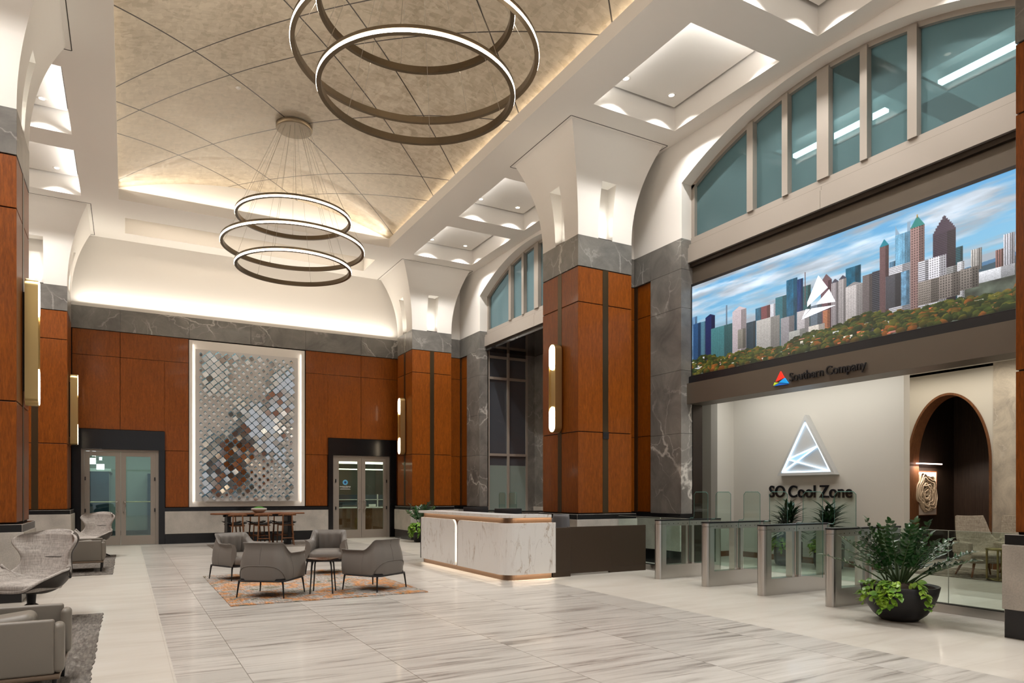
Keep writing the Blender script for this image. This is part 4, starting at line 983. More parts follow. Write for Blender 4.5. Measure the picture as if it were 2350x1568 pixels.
for p, q_ in ((Lb, Rb), (Lb, Tp), (Tp, e1), (e1, Rb), (e1, e2), (e1, Lb), (e2, Rb)): barp(b, p, q_, .022)
b.build('neon_line', M['neon'], sg)
b = MB()
for p, q_ in ((e1, e2), (e1, cr)): pass
b.prism([e1, (e2[0], e2[1]+.01), (.28, .28), (.12, .335)], 'x', -.112, -.10); b.build('blue_shard', mat('pale_blue_panel', (.35, .50, .66), .5, emit=(.3, .5, .75), es=.5), sg)
sg = empty('lobby_lettering', (12.42, 9.64, 1.39)); tag(sg, 'black raised letters SO Cool Zone under the glowing triangle', 'sign')
text_mesh('letters', 'SO Cool Zone', .36, .014, M['black'], sg, Matrix.Translation((-.03, 0, -.02)) @ RY, bold=.004, width=2.0)
# ================================================================ RECEPTION DESK
t = empty('reception_desk', (6.0, 12.0, 0)); tag(t, 'long reception desk with white veined marble panels, bronze band and glowing edges', 'desk')
ox, oy = 6.0, 12.0
def L(pts): return [(p[0]-ox, p[1]-oy) for p in pts]
def corner_path(x, y, ya, xb, r, n=8):    # from (x, ya) towards the corner then along the front to (xb, y)
    p = [(x, ya)] + [(x+r-r*math.cos(PI/2*i/n), y+r-r*math.sin(PI/2*i/n)) for i in range(n+1)] + [(xb, y)]
    return p
def slab(b, path, z0, z1, th, m=0, smooth=True):   # wall of thickness th to the left of the path (towards the inside)
    b.sweep(L(path), [(0, z0), (-th, z0), (-th, z1), (0, z1)], m, False, False)
# veined marble panels, rounded top corners at the slot
b = MB(); y0, y1 = 12.03, 13.80; r = .13; n = 8; ztop, zbot = .955, .095
pts = [(y1, zbot), (y1, ztop)] + [(y0+r-r*math.sin(PI/2*i/n), ztop-r+r*math.cos(PI/2*i/n)) for i in range(n+1)] + [(y0, zbot)]
b.prism([(p[0]-oy, p[1]) for p in pts], 'x', 5.44-ox, 5.48-ox); b.box(5.44-ox, 6.3-ox, y1-.04-oy, y1-oy, zbot, ztop)
b.build('marble_panel', M['vein'], t)
b = MB(); y1b = 11.92
pts = [(y1b, zbot), (y1b-0., ztop-r)] + [(y1b-r+r*math.cos(PI/2*i/n), ztop-r+r*math.sin(PI/2*i/n)) for i in range(1, n+1)] + [(10.5, ztop), (10.5, zbot)]
b.prism([(p[0]-oy, p[1]) for p in pts], 'x', 5.44-ox, 5.48-ox)
rr_ = .26; pth = [(5.44, 10.5)] + [(5.44+rr_-rr_*math.cos(PI/2*i/10), 10.03+rr_-rr_*math.sin(PI/2*i/10)) for i in range(11)] + [(6.42, 10.03)]
v0 = len(b.v); b.sweep(L(pth), [(0, zbot), (-.04, zbot), (-.04, ztop), (0, ztop)], 0)
b.build('marble_panel', M['vein'], t)
p2_ = [(5.51, 13.79)] + [(5.51+.22-.22*math.cos(PI/2*i/10), 10.10+.22-.22*math.sin(PI/2*i/10)) for i in range(11)] + [(6.38, 10.10)]
b = MB(); slab(b, p2_, 0, zbot+.3, .02); slab(b, p2_, .7, 1.045, .02); b.box(5.60-ox, 5.62-ox, 11.8-oy, 12.15-oy, .1, 1); b.build('bronze_band', M['dbronze'] if 'dbronze' in M else M.setdefault('dbronze', mat('desk_bronze', (.20, .125, .08), .38, .6)), t)
b = MB(); b.box(5.53-ox, 5.60-ox, 10.4-oy, 13.75-oy, 0.02, 1.03); b.box(5.8-ox, 6.36-ox, 10.13-oy, 10.2-oy, 0, 1.03)
b.box(6.0-ox, 6.80-ox, 10.4-oy, 13.75-oy, .68, .73); b.box(5.6-ox, 6.0-ox, 13.7-oy, 13.75-oy, 0, 1.0); b.build('desk_body', M['darkmetal'], t)
# transaction top
tp = [(5.42, 13.86)] + [(5.42+.24-.24*math.cos(PI/2*i/10), 10.02+.24-.24*math.sin(PI/2*i/10)) for i in range(11)] + [(6.33, 10.02), (6.33, 10.5), (5.95, 10.62), (5.95, 13.86)]
b = MB(); b.prism(L(tp), 'z', 1.045, 1.092); b.build('transaction_top', M['vein'], t)
area('desk_led', (5.475, 12.0, 1.040), (.03, 3.5), 3.5, (0, 0, 0), (1, .78, .55)); area('desk_led', (6.0, 10.07, 1.040), (.8, .03), 1.3, (0, 0, 0), (1, .78, .55))
area('desk_led', (5.475, 12.0, .09), (.03, 3.5), 3.2, (0, 0, 0), (1, .82, .62)); area('desk_led', (6.0, 10.065, .09), (.8, .03), 1.3, (0, 0, 0), (1, .82, .62))
area('desk_led', (5.50, 11.975, .55), (.03, .8), .9, (PI/2, 0, PI/2), (1, .85, .68))
# brown gate section
t = empty('desk_gate', (7.5, 10.2, 0)); tag(t, 'low dark brown metal return with swing gate right of the marble desk', 'gate')
for x0, x1, y0, y1 in ((-1.06, -.70, -.06, 0.), (.26, 1.10, .08, .14)):
    b = MB(); b.box(x0, x1, y0, y1, 0, .855); b.box(x0, x1, y0-.003, y0, .10, .104, 1); b.build('fixed_panel', [M['gatem'] if 'gatem' in M else M.setdefault('gatem', mat('gate_brown', (.062, .042, .028), .45, .35)), M['black']], t, bevel=.003, seg=1)
b = MB(); b.box(-.695, .25, .03, .07, .035, .86); b.build('swing_gate', M['gatem'], t, bevel=.003, seg=1)
# monitors and task chair behind the desk
def monitor(x, y, rz, label):
    t = empty('monitor', (x, y, .73), rz); tag(t, label, 'monitor')
    b = MB(); b.box(-.27, .27, -.02, .015, .11, .425); b.build('display', M['black'], t, bevel=.006)
    b = MB(); b.box(-.03, .03, .015, .04, .0, .25); b.box(-.11, .11, -.05, .10, -.0, .012); b.build('stand', M['blackm'], t, bevel=.003)
monitor(6.60, 14.25-.75, -.55, 'black monitor on the far end of the desk, left of the other one'); monitor(6.60, 12.05-.0, -.55, 'black monitor nearer the front corner of the desk')
t = empty('task_chair', (7.20, 10.95, 0), 1.9); tag(t, 'grey mesh task chair peeking over the brown desk gate', 'office chair')
b = MB(); b.grid(lambda u, v: ((u-.5)*.46*(1-.25*v*v), .24+.10*((u-.5)*2)**2*-1-.06*v, .5+.56*v), 10, 10); m_ = b.build('mesh_back', M['greym'] if 'greym' in M else M.setdefault('greym', mat('grey_mesh', (.12, .12, .125), .7)), t); m_.modifiers.new('s', 'SOLIDIFY').thickness = .02
b = MB(); b.box(-.24, .24, -.24, .22, .44, .50); b.build('seat', M['black'], t, bevel=.02)
b = MB(); b.cyl((0, 0, .08), (0, 0, .45), .03, None, 10)
for i in range(5): a = 2*PI*i/5; b.tube([(0, 0, .1), (.28*math.cos(a), .28*math.sin(a), .05)], .02, 6)
b.build('base', M['black'], t)
b = MB(); 
for i in range(5): a = 2*PI*i/5; b.cyl((.28*math.cos(a)-.02, .28*math.sin(a), .03), (.28*math.cos(a)+.02, .28*math.sin(a), .03), .03, None, 10)
b.build('caster', M['black'], t)
# ================================================================ TURNSTILES
def make_turnstile():
    t = empty('turnstile'); LN, W_, Hh = 1.48, .15, .985; r = W_/2
    b = MB(); n = 10
    def stadium(x0, x1, r_): return [(x1-r_+r_*math.cos(a), r_*math.sin(a)) for a in [(-PI/2+PI*i/n) for i in range(n+1)]] + [(x0+r_+r_*math.cos(a), r_*math.sin(a)) for a in [(PI/2+PI*i/n) for i in range(n+1)]]
    def seg(x0, x1, which):
        return [(x0+r+r*math.cos(a), r*math.sin(a)) for a in [(PI/2+PI*i/n) for i in range(n+1)]] + [(x1, -r), (x1, r)] if which == 0 else [(x1-r+r*math.cos(a), r*math.sin(a)) for a in [(-PI/2+PI*i/n) for i in range(n+1)]] + [(x0, r), (x0, -r)]
    for k, (x0, x1) in enumerate(((0, .165), (LN-.165, LN))):
        b = MB(); b.prism(seg(x0, x1, k), 'z', 0, Hh-.055, 0, False); b.prism(seg(x0, x1, k), 'z', Hh-.05, Hh, 0)
        b.build('end_post', M['steel'], t)
    b = MB(); b.prism(stadium(-.004, LN+.004, r+.004), 'z', Hh, Hh+.022); b.build('top_cap', M['black'], t)
    b = MB(); b.box(.165, LN-.165, -r, r, 0, .235); b.build('base_box', M['steel'], t)
    b = MB(); b.box(.165, LN-.165, -r, r, Hh-.085, Hh); b.build('top_rail', M['steel'], t)
    b = MB()
    for i in range(11): x = .22+i*.105; b.box(x-.005, x+.005, -r-.002, -r, Hh-.055, Hh-.04)
    b.build('sensor_row', M['black'], t)
    for x in (.62, .76):
        b = MB(); b.box(x, x+.055, -r+.02, r-.02, .235, Hh-.085); b.build('inner_post', M['steel'], t)
    for x0, x1 in ((.17, .62), (.83, LN-.165)):
        b = MB(); b.box(x0, x1, -r+.012, -r+.018, .235, Hh-.085); b.build('side_glass', M['glass'], t)
    for x0, x1, s in ((.10, .62, 1), (.88, 1.36, 1)): pass
    return t
def wing(x, y, y2, label, g):
    # two swing panels of glass standing between neighbouring turnstiles
    t = empty('glass_wing', (x, y, 0)); tag(t, label, 'glass gate', g)
    z0, z1 = .27, 1.475; w_ = y2-y
    o_ = [(0.02, z0), (w_, z0), (w_, 1.06)] ; n = 5; r = .05
    pts = [(.01, .27), (w_, .27), (w_, 1.01), (w_-.02, 1.03), (w_-.09, 1.03), (w_-.11, 1.06), (w_-.11, 1.43), (w_-.15, 1.475), (.05, 1.475), (.01, 1.44)]
    b = MB(); b.prism(pts, 'x', -.005, .005); b.build('glass_panel', M['glass'], t)
    b = MB()
    for p, q in zip(pts[1:], pts[2:]+pts[:1]):
        b.tube([(0, p[0], p[1]), (0, q[0], q[1])], .0048, 4, cap=False)
    b.build('polished_edge', M['gedge'], t)
ts0 = make_turnstile(); TY = (9.12, 8.02, 6.92, 5.815)
for i, (y, l) in enumerate(zip(TY, ('steel turnstile farthest from the camera, next to the brown desk gate', 'second farthest steel turnstile, in front of the dark portal jamb', 'second nearest steel turnstile, in front of the lobby palms', 'nearest steel turnstile, partly behind the large bowl planter'))):
    o = ts0 if i == 0 else copy_tree(ts0); o.location = (7.85, y, 0); tag(o, l, 'turnstile', 'turnstiles in the portal')
for i in range(3):
    a, d = TY[i+1], TY[i]; nm = ('farthest', 'middle', 'nearest')[i]
    wing(8.54, a+.075, a+.52, 'clear glass swing panel of the %s lane, hinged on its near side' % nm, 'glass wings between the turnstiles')
    wing(8.54, d-.52, d-.075, 'clear glass swing panel of the %s lane, hinged on its far side' % nm, 'glass wings between the turnstiles')
for i, (y, l) in enumerate(((15.35, 'steel turnstile behind the desk counter, nearer of the two there'), (16.6, 'steel turnstile behind the desk counter, farther of the two there'))):
    o = copy_tree(ts0); o.location = (8.0, y, 0); tag(o, l, 'turnstile', 'turnstiles behind the desk')
wing(8.7, 15.43, 15.95, 'glass swing panel above the desk counter, nearer one', 'glass wings behind the desk'); wing(8.7, 16.03, 16.50, 'glass swing panel above the desk counter, farther one', 'glass wings behind the desk')
# ================================================================ GLASS RAILS
def rail(x, y0, y1, label, joints=()):
    t = empty('glass_rail', (x, (y0+y1)/2, 0)); c_ = (y0+y1)/2; tag(t, label, 'railing')
    b = MB(); b.box(-.035, .035, y0-c_, y1-c_, 0, .105); b.build('base_shoe', M['steel'], t)
    b = MB(); b.box(-.04, .04, y0-c_, y1-c_, .105, .115); b.build('gasket', M['black'], t)
    e = [y0]+list(joints)+[y1]
    for a, d in zip(e, e[1:]):
        b = MB(); b.box(-.006, .006, a+.004-c_, d-.004-c_, .115, 1.0); g_ = b.build('glass_panel', M['glass'], t)
        b = MB(); b.box(-.0065, .0065, a+.004-c_, d-.004-c_, 1.0, 1.004); b.box(-.0065, .0065, a+.002-c_, a+.005-c_, .115, 1.0); b.build('glass_edge', M['edge_l'] if 'edge_l' in M else M.setdefault('edge_l', mat('pale_glass_edge', (.62, .68, .60), .2)), g_)
rail(8.72, 3.74, 5.72, 'clear glass rail between the nearest turnstile and the right-hand column', (4.80,))
rail(8.72, 9.22, 11.26, 'clear glass rail between the farthest turnstile and the middle column', (10.0,))
# ================================================================ SOFT SEATING
def make_tub():
    # leather tub chair, faces +Y locally
    t = empty('tub_armchair'); w_, dB, dF = .345, -.36, .33
    def plan(s, k=1.):      # s in [0,1] from left front around the back to right front
        Lf = dF-dB; r = .17; seg = [Lf-r, PI/2*r, 2*w_-2*r, PI/2*r, Lf-r]; T = sum(seg); q = s*T
        if q < seg[0]: return (-w_, dF-q), (-1, 0)
        q -= seg[0]
        if q < seg[1]: a = q/r; return (-w_+r-r*math.cos(a), dB+r-r*math.sin(a)), (-math.cos(a), -math.sin(a))
        q -= seg[1]
        if q < seg[2]: return (-w_+r+q, dB), (0, -1)
        q -= seg[2]
        if q < seg[3]: a = q/r; return (w_-r+r*math.sin(a), dB+r-r*math.cos(a)), (math.sin(a), -math.cos(a))
        q -= seg[3]; return (w_, dB+r+q), (1, 0)
    def top(s):
        d = abs(s-.5)*2       # 0 centre back .. 1 arm front
        u = min(1, max(0, (d-.34)/.26)); u = u*u*(3-2*u)
        return .755-.155*u+.012*math.cos(d*20)*0+(.008 if d > .9 else 0)
    z0 = .235
    def outer(s, v, off=0.):
        (x, y), (nx, ny) = plan(s); zt = top(s); z = lerp(z0, zt, v); d = abs(s-.5)*2
        bulge = .055*math.sin(min(1, v*1.25)*PI*.55+.45)-.03
        lean = -.085*v**1.5*(1 if d < .45 else max(.35, 1-(d-.45)*1.6)); flare = .028*max(0, v-.88)/.12
        o = bulge+lean+flare+off
        return (x+nx*o, y+ny*o, z)
    def inner(s, v):
        (x, y), (nx, ny) = plan(s); zt = top(s); z = lerp(.34, zt, v); d = abs(s-.5)*2
        pl = .010*math.sin(s*PI*30+2.*math.sin(s*9))*math.sin(PI*min(1, v*1.05))*(1.2-.3*v)
        o = -.055-.085*v**1.5*(1 if d < .45 else max(.35, 1-(d-.45)*1.6))-.055*math.sin(PI*v)**.7+.05*v+.028*max(0, v-.88)/.12+pl
        return (x+nx*o, y+ny*o, z)
    b = MB(); b.grid(lambda u, v: outer(u, v), 64, 14, 0); b.build('outer_shell', M['leather'], t)
    b = MB(); b.grid(lambda u, v: inner(u, v), 150, 14, 0, flip=True)
    b.grid(lambda u, v: tuple(lerp(a, c_, v) for a, c_ in zip(outer(u, 1), inner(u, 1))), 150, 1, 0)
    for u in (0, 1): b.grid(lambda k, v: tuple(lerp(a, c_, k) for a, c_ in zip(outer(u, v), inner(u, max(0, v)))), 3, 12, 0, flip=(u == 1))
    b.build('inner_padding', M['leather'], t)
    b = MB(); b.tube([outer(i/80, 1, .003) for i in range(81)], .007, 6)
    sm_ = []
    for i in range(41):      # curved seam on the back
        q = i/40; s = .5+(q-.5)*.40; v = .40*(1-abs(2*q-1)**4.5)+.0; sm_.append(outer(s, v, .004))
    b.tube(sm_, .0045, 5)
    for s in (.5,): b.tube([outer(s, lerp(.41, 1, i/10), .001) for i in range(11)], .003, 4)
    for s in (.2, .8): b.tube([outer(s, i/10, .001) for i in range(11)], .002, 4)
    b.build('piping', M['leather'], t)
    b = MB(); pts = rrect(-w_+.055, w_-.055, dB+.08, dF+.015, .09, 5); n = len(pts); pr = [(0, .26), (.012, .28), (.018, .33), (.010, .385), (-.03, .412), (-.10, .425)]
    vs = []
    for o_, z in pr:
        for p in pts:
            l = math.hypot(*p); vs.append((p[0]*(1+o_/.3), p[1]*(1+o_/.3), z))
    b.add(vs, [(j*n+i, j*n+(i+1) % n, (j+1)*n+(i+1) % n, (j+1)*n+i) for j in range(len(pr)-1) for i in range(n)], 0, True)
    b.add(vs[-n:]+[(0, 0, .432)], [(i, (i+1) % n, n) for i in range(n)], 0, True); b.build('seat_cushion', M['leather'], t)
    b = MB(); fp = rrect(-w_-.0, w_+.0, dB, dF+.01, .12, 5); b.tube([(p[0], p[1], z0-.004) for p in fp], .011, 6, closed=True)
    b.prism([(p[0]*.97, p[1]*.97) for p in fp], 'z', z0-.005, z0+.03); b.build('base_frame', M['blackm'], t)
    for sx in (-1, 1):
        for y, sy in ((dB+.045, -1), (dF-.03, 1)):
            b = MB(); b.tube([(sx*(w_-.03), y, z0), (sx*(w_-.02), y+sy*.005, z0-.05), (sx*(w_+.0), y+sy*.02, 0)], [.017, .013, .009], 8); b.build('leg', M['blackm'], t)
    return t
tc = make_tub()
for i, (x, y, f, l) in enumerate(((1.81, 10.31, (.60, .80), 'grey leather tub armchair at the front left of the orange rug, back to the camera'), (3.29, 10.23, (-.536, .844), 'grey leather tub armchair at the front right of the orange rug, back to the camera'),
        (1.68, 12.60, (.42, -.90), 'grey leather tub armchair at the back left of the orange rug, pleated inside visible'), (3.22, 12.75, (-.36, -.93), 'grey leather tub armchair at the back right of the orange rug, facing the camera'))):
    o = tc if i == 0 else copy_tree(tc); o.location = (x, y, .012); o.rotation_euler = (0, 0, math.atan2(f[1], f[0])-PI/2); tag(o, l, 'armchair', 'leather tub armchairs on the orange rug')
t = empty('side_table', (2.50, 10.17, .012)); tag(t, 'small dark bronze side table with rounded triangular top between the tub armchairs', 'side table')
def tri(r, z0, z1, b):
    pts = [((r*(1+.13*math.cos(3*a)))*math.cos(a+.4), (r*(1+.13*math.cos(3*a)))*math.sin(a+.4)) for a in [2*PI*i/48 for i in range(48)]]; b.prism(pts, 'z', z0, z1)
b = MB(); tri(.215, .485, .498, b); b.build('table_top', M['tabtop'] if 'tabtop' in M else M.setdefault('tabtop', mat('dark_copper_top', (.12, .06, .035), .22, .6)), t, bevel=.003)
b = MB(); tri(.222, .47, .485, b); b.build('rim', M['blackm'], t)
for i in range(4):
    a = .4+PI/2*i; b = MB(); b.tube([(.17*math.cos(a), .17*math.sin(a), .475), (.19*math.cos(a), .19*math.sin(a), .40), (.225*math.cos(a), .225*math.sin(a), 0)], [.016, .011, .009], 8); b.build('leg', M['blackm'], t)
def rug(x0, x1, y0, y1, m, label, z=.010, nm='area_rug', edge=.004):
    n = 60; rr = random.Random(3); pts = []
    for (a, b_), (c_, d_) in (((x0, y0), (x1, y0)), ((x1, y0), (x1, y1)), ((x1, y1), (x0, y1)), ((x0, y1), (x0, y0))):
        for i in range(n): q = i/n; j = rr.uniform(-edge, edge); dx, dy = c_-a, d_-b_; l_ = math.hypot(dx, dy); pts.append((lerp(a, c_, q)-dy/l_*j, lerp(b_, d_, q)+dx/l_*j))
    cx_, cy_ = (x0+x1)/2, (y0+y1)/2
    b = MB(); b.prism([(p[0]-cx_, p[1]-cy_) for p in pts], 'z', 0, z); o = b.build(nm, m, loc=(cx_, cy_, 0)); tag(o, label, 'rug'); return o
rug(1.17, 3.88, 9.53, 13.25, M['rug_o'], 'distressed orange, green and grey area rug under the tub armchairs')
rug(-2.9, -.245, 5.0, 9.73, M['rug_g'], 'grey woven rug in the left foreground under the nearer seats', edge=.01)
rug(-2.9, -.215, 14.33, 18.87, M['rug_g'], 'grey woven rug farther back on the left under the second seating group', edge=.01)
rug(1.98, 4.95, 19.5, 21.3, M['rug_m'], 'brown floor mat under the high table at the back wall')
rug(12.5, 14.3, 4.0, 7.6, M['rug_l'], 'mottled beige rug in the lounge behind the glass rail')
# ---- winged lounge chairs (grey tweed inside, dark shell), face -Y locally
def make_wing():
    t = empty('wing_chair')
    rows = [(-.34, .385, .31, .02), (-.27, .39, .365, .13), (-.12, .36, .40, .215), (.04, .34, .405, .245), (.17, .385, .395, .26), (.245, .48, .37, .22), (.285, .58, .315, .16), (.31, .67, .285, .155), (.33, .75, .30, .19), (.345, .82, .345, .215), (.357, .89, .375, .225), (.365, .96, .385, .21), (.37, 1.02, .38, .17)]
    def P_(u, v, off=0.):
        y, z, w_, c_ = spline(rows, v); y2, z2, _, _ = spline(rows, min(1, v+.01)); y1_, z1_, _, _ = spline(rows, max(0, v-.01))
        ty, tz = y2-y1_, z2-z1_; l_ = math.hypot(ty, tz) or 1; ny, nz = -tz/l_, ty/l_       # towards the sitter
        s = (u-.5)*2; a = abs(s); k = a**2.8; q_ = max(0, (v-.74)/.26); q0 = max(0, (.10-v)/.10); x = w_*s*(1-.05*a**4)*(1-.30*q_**4)*(1-.35*q0**2)
        arm = math.exp(-((v-.30)/.12)**2)
        q = [x, y+ny*c_*k, z+nz*c_*k*(1 if v < .4 else .3)+.04*arm*k-.05*q_*a**2]
        nx = -s*.9*min(1, c_*3.5)*a; n_ = Vector((nx, ny, nz)).normalized()
        return tuple(Vector(q)-n_*off)
    NU, NV = 40, 70
    edge = lambda u: 1-abs(2*u-1)**6
    def inn(u, v): return P_(u, v, -.03*edge(u)*min(1, 12*v, 12*(1-v))+.0)
    def out(u, v): return P_(u, v, .035+.0*u)
    b = MB(); b.grid(inn, NU, NV, 0, flip=True)
    per = [(i/NU, 0) for i in range(NU)]+[(1, j/NV) for j in range(NV)]+[(1-i/NU, 1) for i in range(NU)]+[(0, 1-j/NV) for j in range(NV)]
    n = len(per); mid = [tuple(Vector(P_(u, v, .012))+(Vector(P_(u, v))-Vector((0, P_(.5, v)[1], P_(.5, v)[2]))).normalized()*.012) for u, v in per]
    A = [inn(u, v) for u, v in per]; D = [P_(u, v, .028) for u, v in per]
    b.add(A+mid+D, [(k*n+i, k*n+(i+1) % n, (k+1)*n+(i+1) % n, (k+1)*n+i) for k in (0, 1) for i in range(n)], 0, True)
    b.build('upholstered_inner', M['tweed'], t, weld=True)
    b = MB(); b.grid(lambda u, v: P_(u, v, .034), NU, NV, 0); B2 = [P_(u, v, .034) for u, v in per]
    b.add(D+B2, [(i, (i+1) % n, n+(i+1) % n, n+i) for i in range(n)], 0, True); b.build('outer_shell', M['shell'], t, weld=True)
    pr = rrect(-.27, .27, -.34, .15, .10, 5); n = len(pr); b = MB(); vs = []
    for sc, z in ((.96, .37), (1.0, .40), (1., .435), (.93, .458), (.5, .468)): vs += [(p[0]*sc, (p[1]+.09)*sc-.09, z) for p in pr]
    b.add(vs, [(j*n+i, j*n+(i+1) % n, (j+1)*n+(i+1) % n, (j+1)*n+i) for j in range(4) for i in range(n)], 0, True); b.add(vs[-n:], [tuple(range(n))], 0, True); b.build('seat_cushion', M['tweed'], t)
    b = MB(); b.tube([(-.17+.34*i/10, P_(.5+(-.17+.34*i/10)/.7, .605, -.031)[1], P_(.5, .605, -.031)[2]) for i in range(11)], .004, 5); b.build('seam', M['shell'], t)
    b = MB(); b.cyl((0, -.02, .06), (0, -.02, .36), .028, .05, 12)
    for i in range(4):
        a = PI/4+PI/2*i; b.tube([(0, -.02, .20), (.12*math.cos(a), -.02+.12*math.sin(a), .12), (.33*math.cos(a), -.02+.33*math.sin(a), .014)], [.03, .022, .013], 8)
    b.build('swivel_base', M['blackm'], t); return t
wc = make_wing()
for i, (x, y, rz, l) in enumerate(((-.92, 9.45, -.62, 'large grey tweed wing chair with dark shell in the left foreground'), (-.66, 18.35, -.55, 'smaller looking far grey tweed wing chair in front of the left double doors'))):
    o = wc if i == 0 else copy_tree(wc); o.location = (x, y, .012); o.rotation_euler = (0, 0, rz); o.scale = (1.08, 1.08, 1.); tag(o, l, 'lounge chair', 'tweed wing chairs on the left')
# ---- boxy leather armchairs, face +X locally
def make_boxy():
    t = empty('leather_armchair')
    def pad(x0, x1, y0, y1, z0, z1, nm, bv=.03, m=None, M_=None):
        b = MB(); b.box(x0, x1, y0, y1, z0, z1)
        if M_ is not None: b.xf(M_)
        o = b.build(nm, m or M['leather2'], t, bevel=bv, seg=5); return o
    for s, nm in ((-1, 'arm_panel'), (1, 'arm_panel')):
        y = s*.40; pad(-.42, .40, y-.028, y+.028, .20, .575, nm, .018)
        pad(.385, .455, y-.05*s-.075, y-.05*s+.075, .205, .545, 'arm_cushion', .033)
    pad(-.36, .41, -.345, .345, .27, .44, 'seat_cushion', .06)
    Rm = Matrix.Translation((-.27, 0, .40)) @ Matrix.Rotation(-.22, 4, 'Y')
    pad(-.10, .09, -.36, .36, .0, .40, 'back_cushion', .075, None, Rm)
    pad(-.45, -.40, -.40, .40, .20, .62, 'back_panel', .02)
    pad(-.12, .30, .02, .33, .40, .53, 'loose_cushion', .055, None, Matrix.Rotation(-.12, 4, 'Y'))
    b = MB(); b.box(-.43, .43, -.43, .43, .165, .20); b.build('base_frame', M['brass2'] if 'brass2' in M else M.setdefault('brass2', mat('bronze_frame', (.18, .13, .09), .4, .5)), t, bevel=.008)
    for sx in (-1, 1):
        for sy in (-1, 1):
            b = MB(); b.cyl((sx*.39, sy*.40, 0), (sx*.40, sy*.40, .17), .014, .016, 10); b.build('leg', M['blackm'], t)
    return t
bx = make_boxy()
for i, (x, y, l) in enumerate(((-.83, 6.10, 'boxy taupe leather armchair cut by the lower left corner of the picture'), (-.80, 15.27, 'boxy taupe leather armchair half hidden behind the large wing chair'))):
    o = bx if i == 0 else copy_tree(bx); o.location = (x, y, .012); tag(o, l, 'armchair', 'boxy leather armchairs on the left')
# ---- beige lounge chairs behind the rail, face -Y... turned per copy
def make_lounge():
    t = empty('highback_chair')
    rows = [(-.30, .40, .30, .0), (-.1, .39, .33, .04), (.10, .40, .34, .12), (.22, .50, .335, .17), (.28, .62, .30, .12), (.32, .76, .27, .07), (.36, .90, .25, .05), (.40, 1.04, .22, .03)]
    def P_(u, v, off=0):
        y, z, w_, c_ = spline(rows, v); y2, z2, _, _ = spline(rows, min(1, v+.01)); y1_, z1_, _, _ = spline(rows, max(0, v-.01)); ty, tz = y2-y1_, z2-z1_; l_ = math.hypot(ty, tz) or 1
        ny, nz = -tz/l_, ty/l_; s = (u-.5)*2; k = abs(s)**2.2; arm = math.exp(-((v-.33)/.14)**2)*.10
        return (w_*s, y+ny*(c_*k-off), z+nz*(c_*k-off)+arm*k)
    b = MB(); NU, NV = 24, 40; b.grid(lambda u, v: P_(u, v), NU, NV, 0, flip=True); b.grid(lambda u, v: P_(u, v, .06), NU, NV, 0)
    per = [(i/NU, 0) for i in range(NU)]+[(1, j/NV) for j in range(NV)]+[(1-i/NU, 1) for i in range(NU)]+[(0, 1-j/NV) for j in range(NV)]; n = len(per)
    b.add([P_(u, v) for u, v in per]+[P_(u, v, .06) for u, v in per], [(i, (i+1) % n, n+(i+1) % n, n+i) for i in range(n)], 0, True); b.build('upholstered_shell', M['ribbed'], t, weld=True)
    b = MB(); b.box(-.33, .33, -.30, .30, .24, .42); b.build('seat_base', M['ribbed'], t, bevel=.06, seg=4)
    b = MB(); b.box(-.34, -.26, -.28, .30, .38, .60); b.box(.26, .34, -.28, .30, .38, .60); b.build('arm', M['ribbed'], t, bevel=.035, seg=4)
    for sx in (-1, 1):
        for sy in (-1, 1): b = MB(); b.cyl((sx*.20, sy*.18, .26), (sx*.29, sy*.27, 0), .024, .014, 8); b.build('leg', M['walnut_z'], t)
    return t
lc = make_lounge()
for i, (x, y, rz, l) in enumerate(((13.02, 6.62, -2.2+PI/2, 'beige ribbed high-back lounge chair in front of the arched niche'), (13.85, 6.35, -.9, 'second beige lounge chair farther right, half hidden by the right column'))):
    o = lc if i == 0 else copy_tree(lc); o.location = (x, y, .012); o.rotation_euler = (0, 0, rz); tag(o, l, 'lounge chair', 'beige lounge chairs behind the rail')
t = empty('brass_side_table', (12.62, 6.13, .012)); tag(t, 'small round brass side table beside the beige lounge chair', 'side table')
b = MB(); b.lathe([(.001, .50), (.20, .50), (.20, .53), (.001, .53)], 28); b.build('table_top', M['oldbrass'] if 'oldbrass' in M else M.setdefault('oldbrass', mat('old_brass', (.24, .20, .09), .35, .8)), t)
for i in range(4):
    a = .3+PI/2*i; b = MB(); b.box(.18*math.cos(a)-.012, .18*math.cos(a)+.012, .18*math.sin(a)-.012, .18*math.sin(a)+.012, 0.02, .50); b.build('leg', M['oldbrass'], t)
b = MB(); b.tube([(.18*math.cos(.3+PI/2*i), .18*math.sin(.3+PI/2*i), .014) for i in range(4)], .012, 4, closed=True); b.build('foot_ring', M['oldbrass'], t)
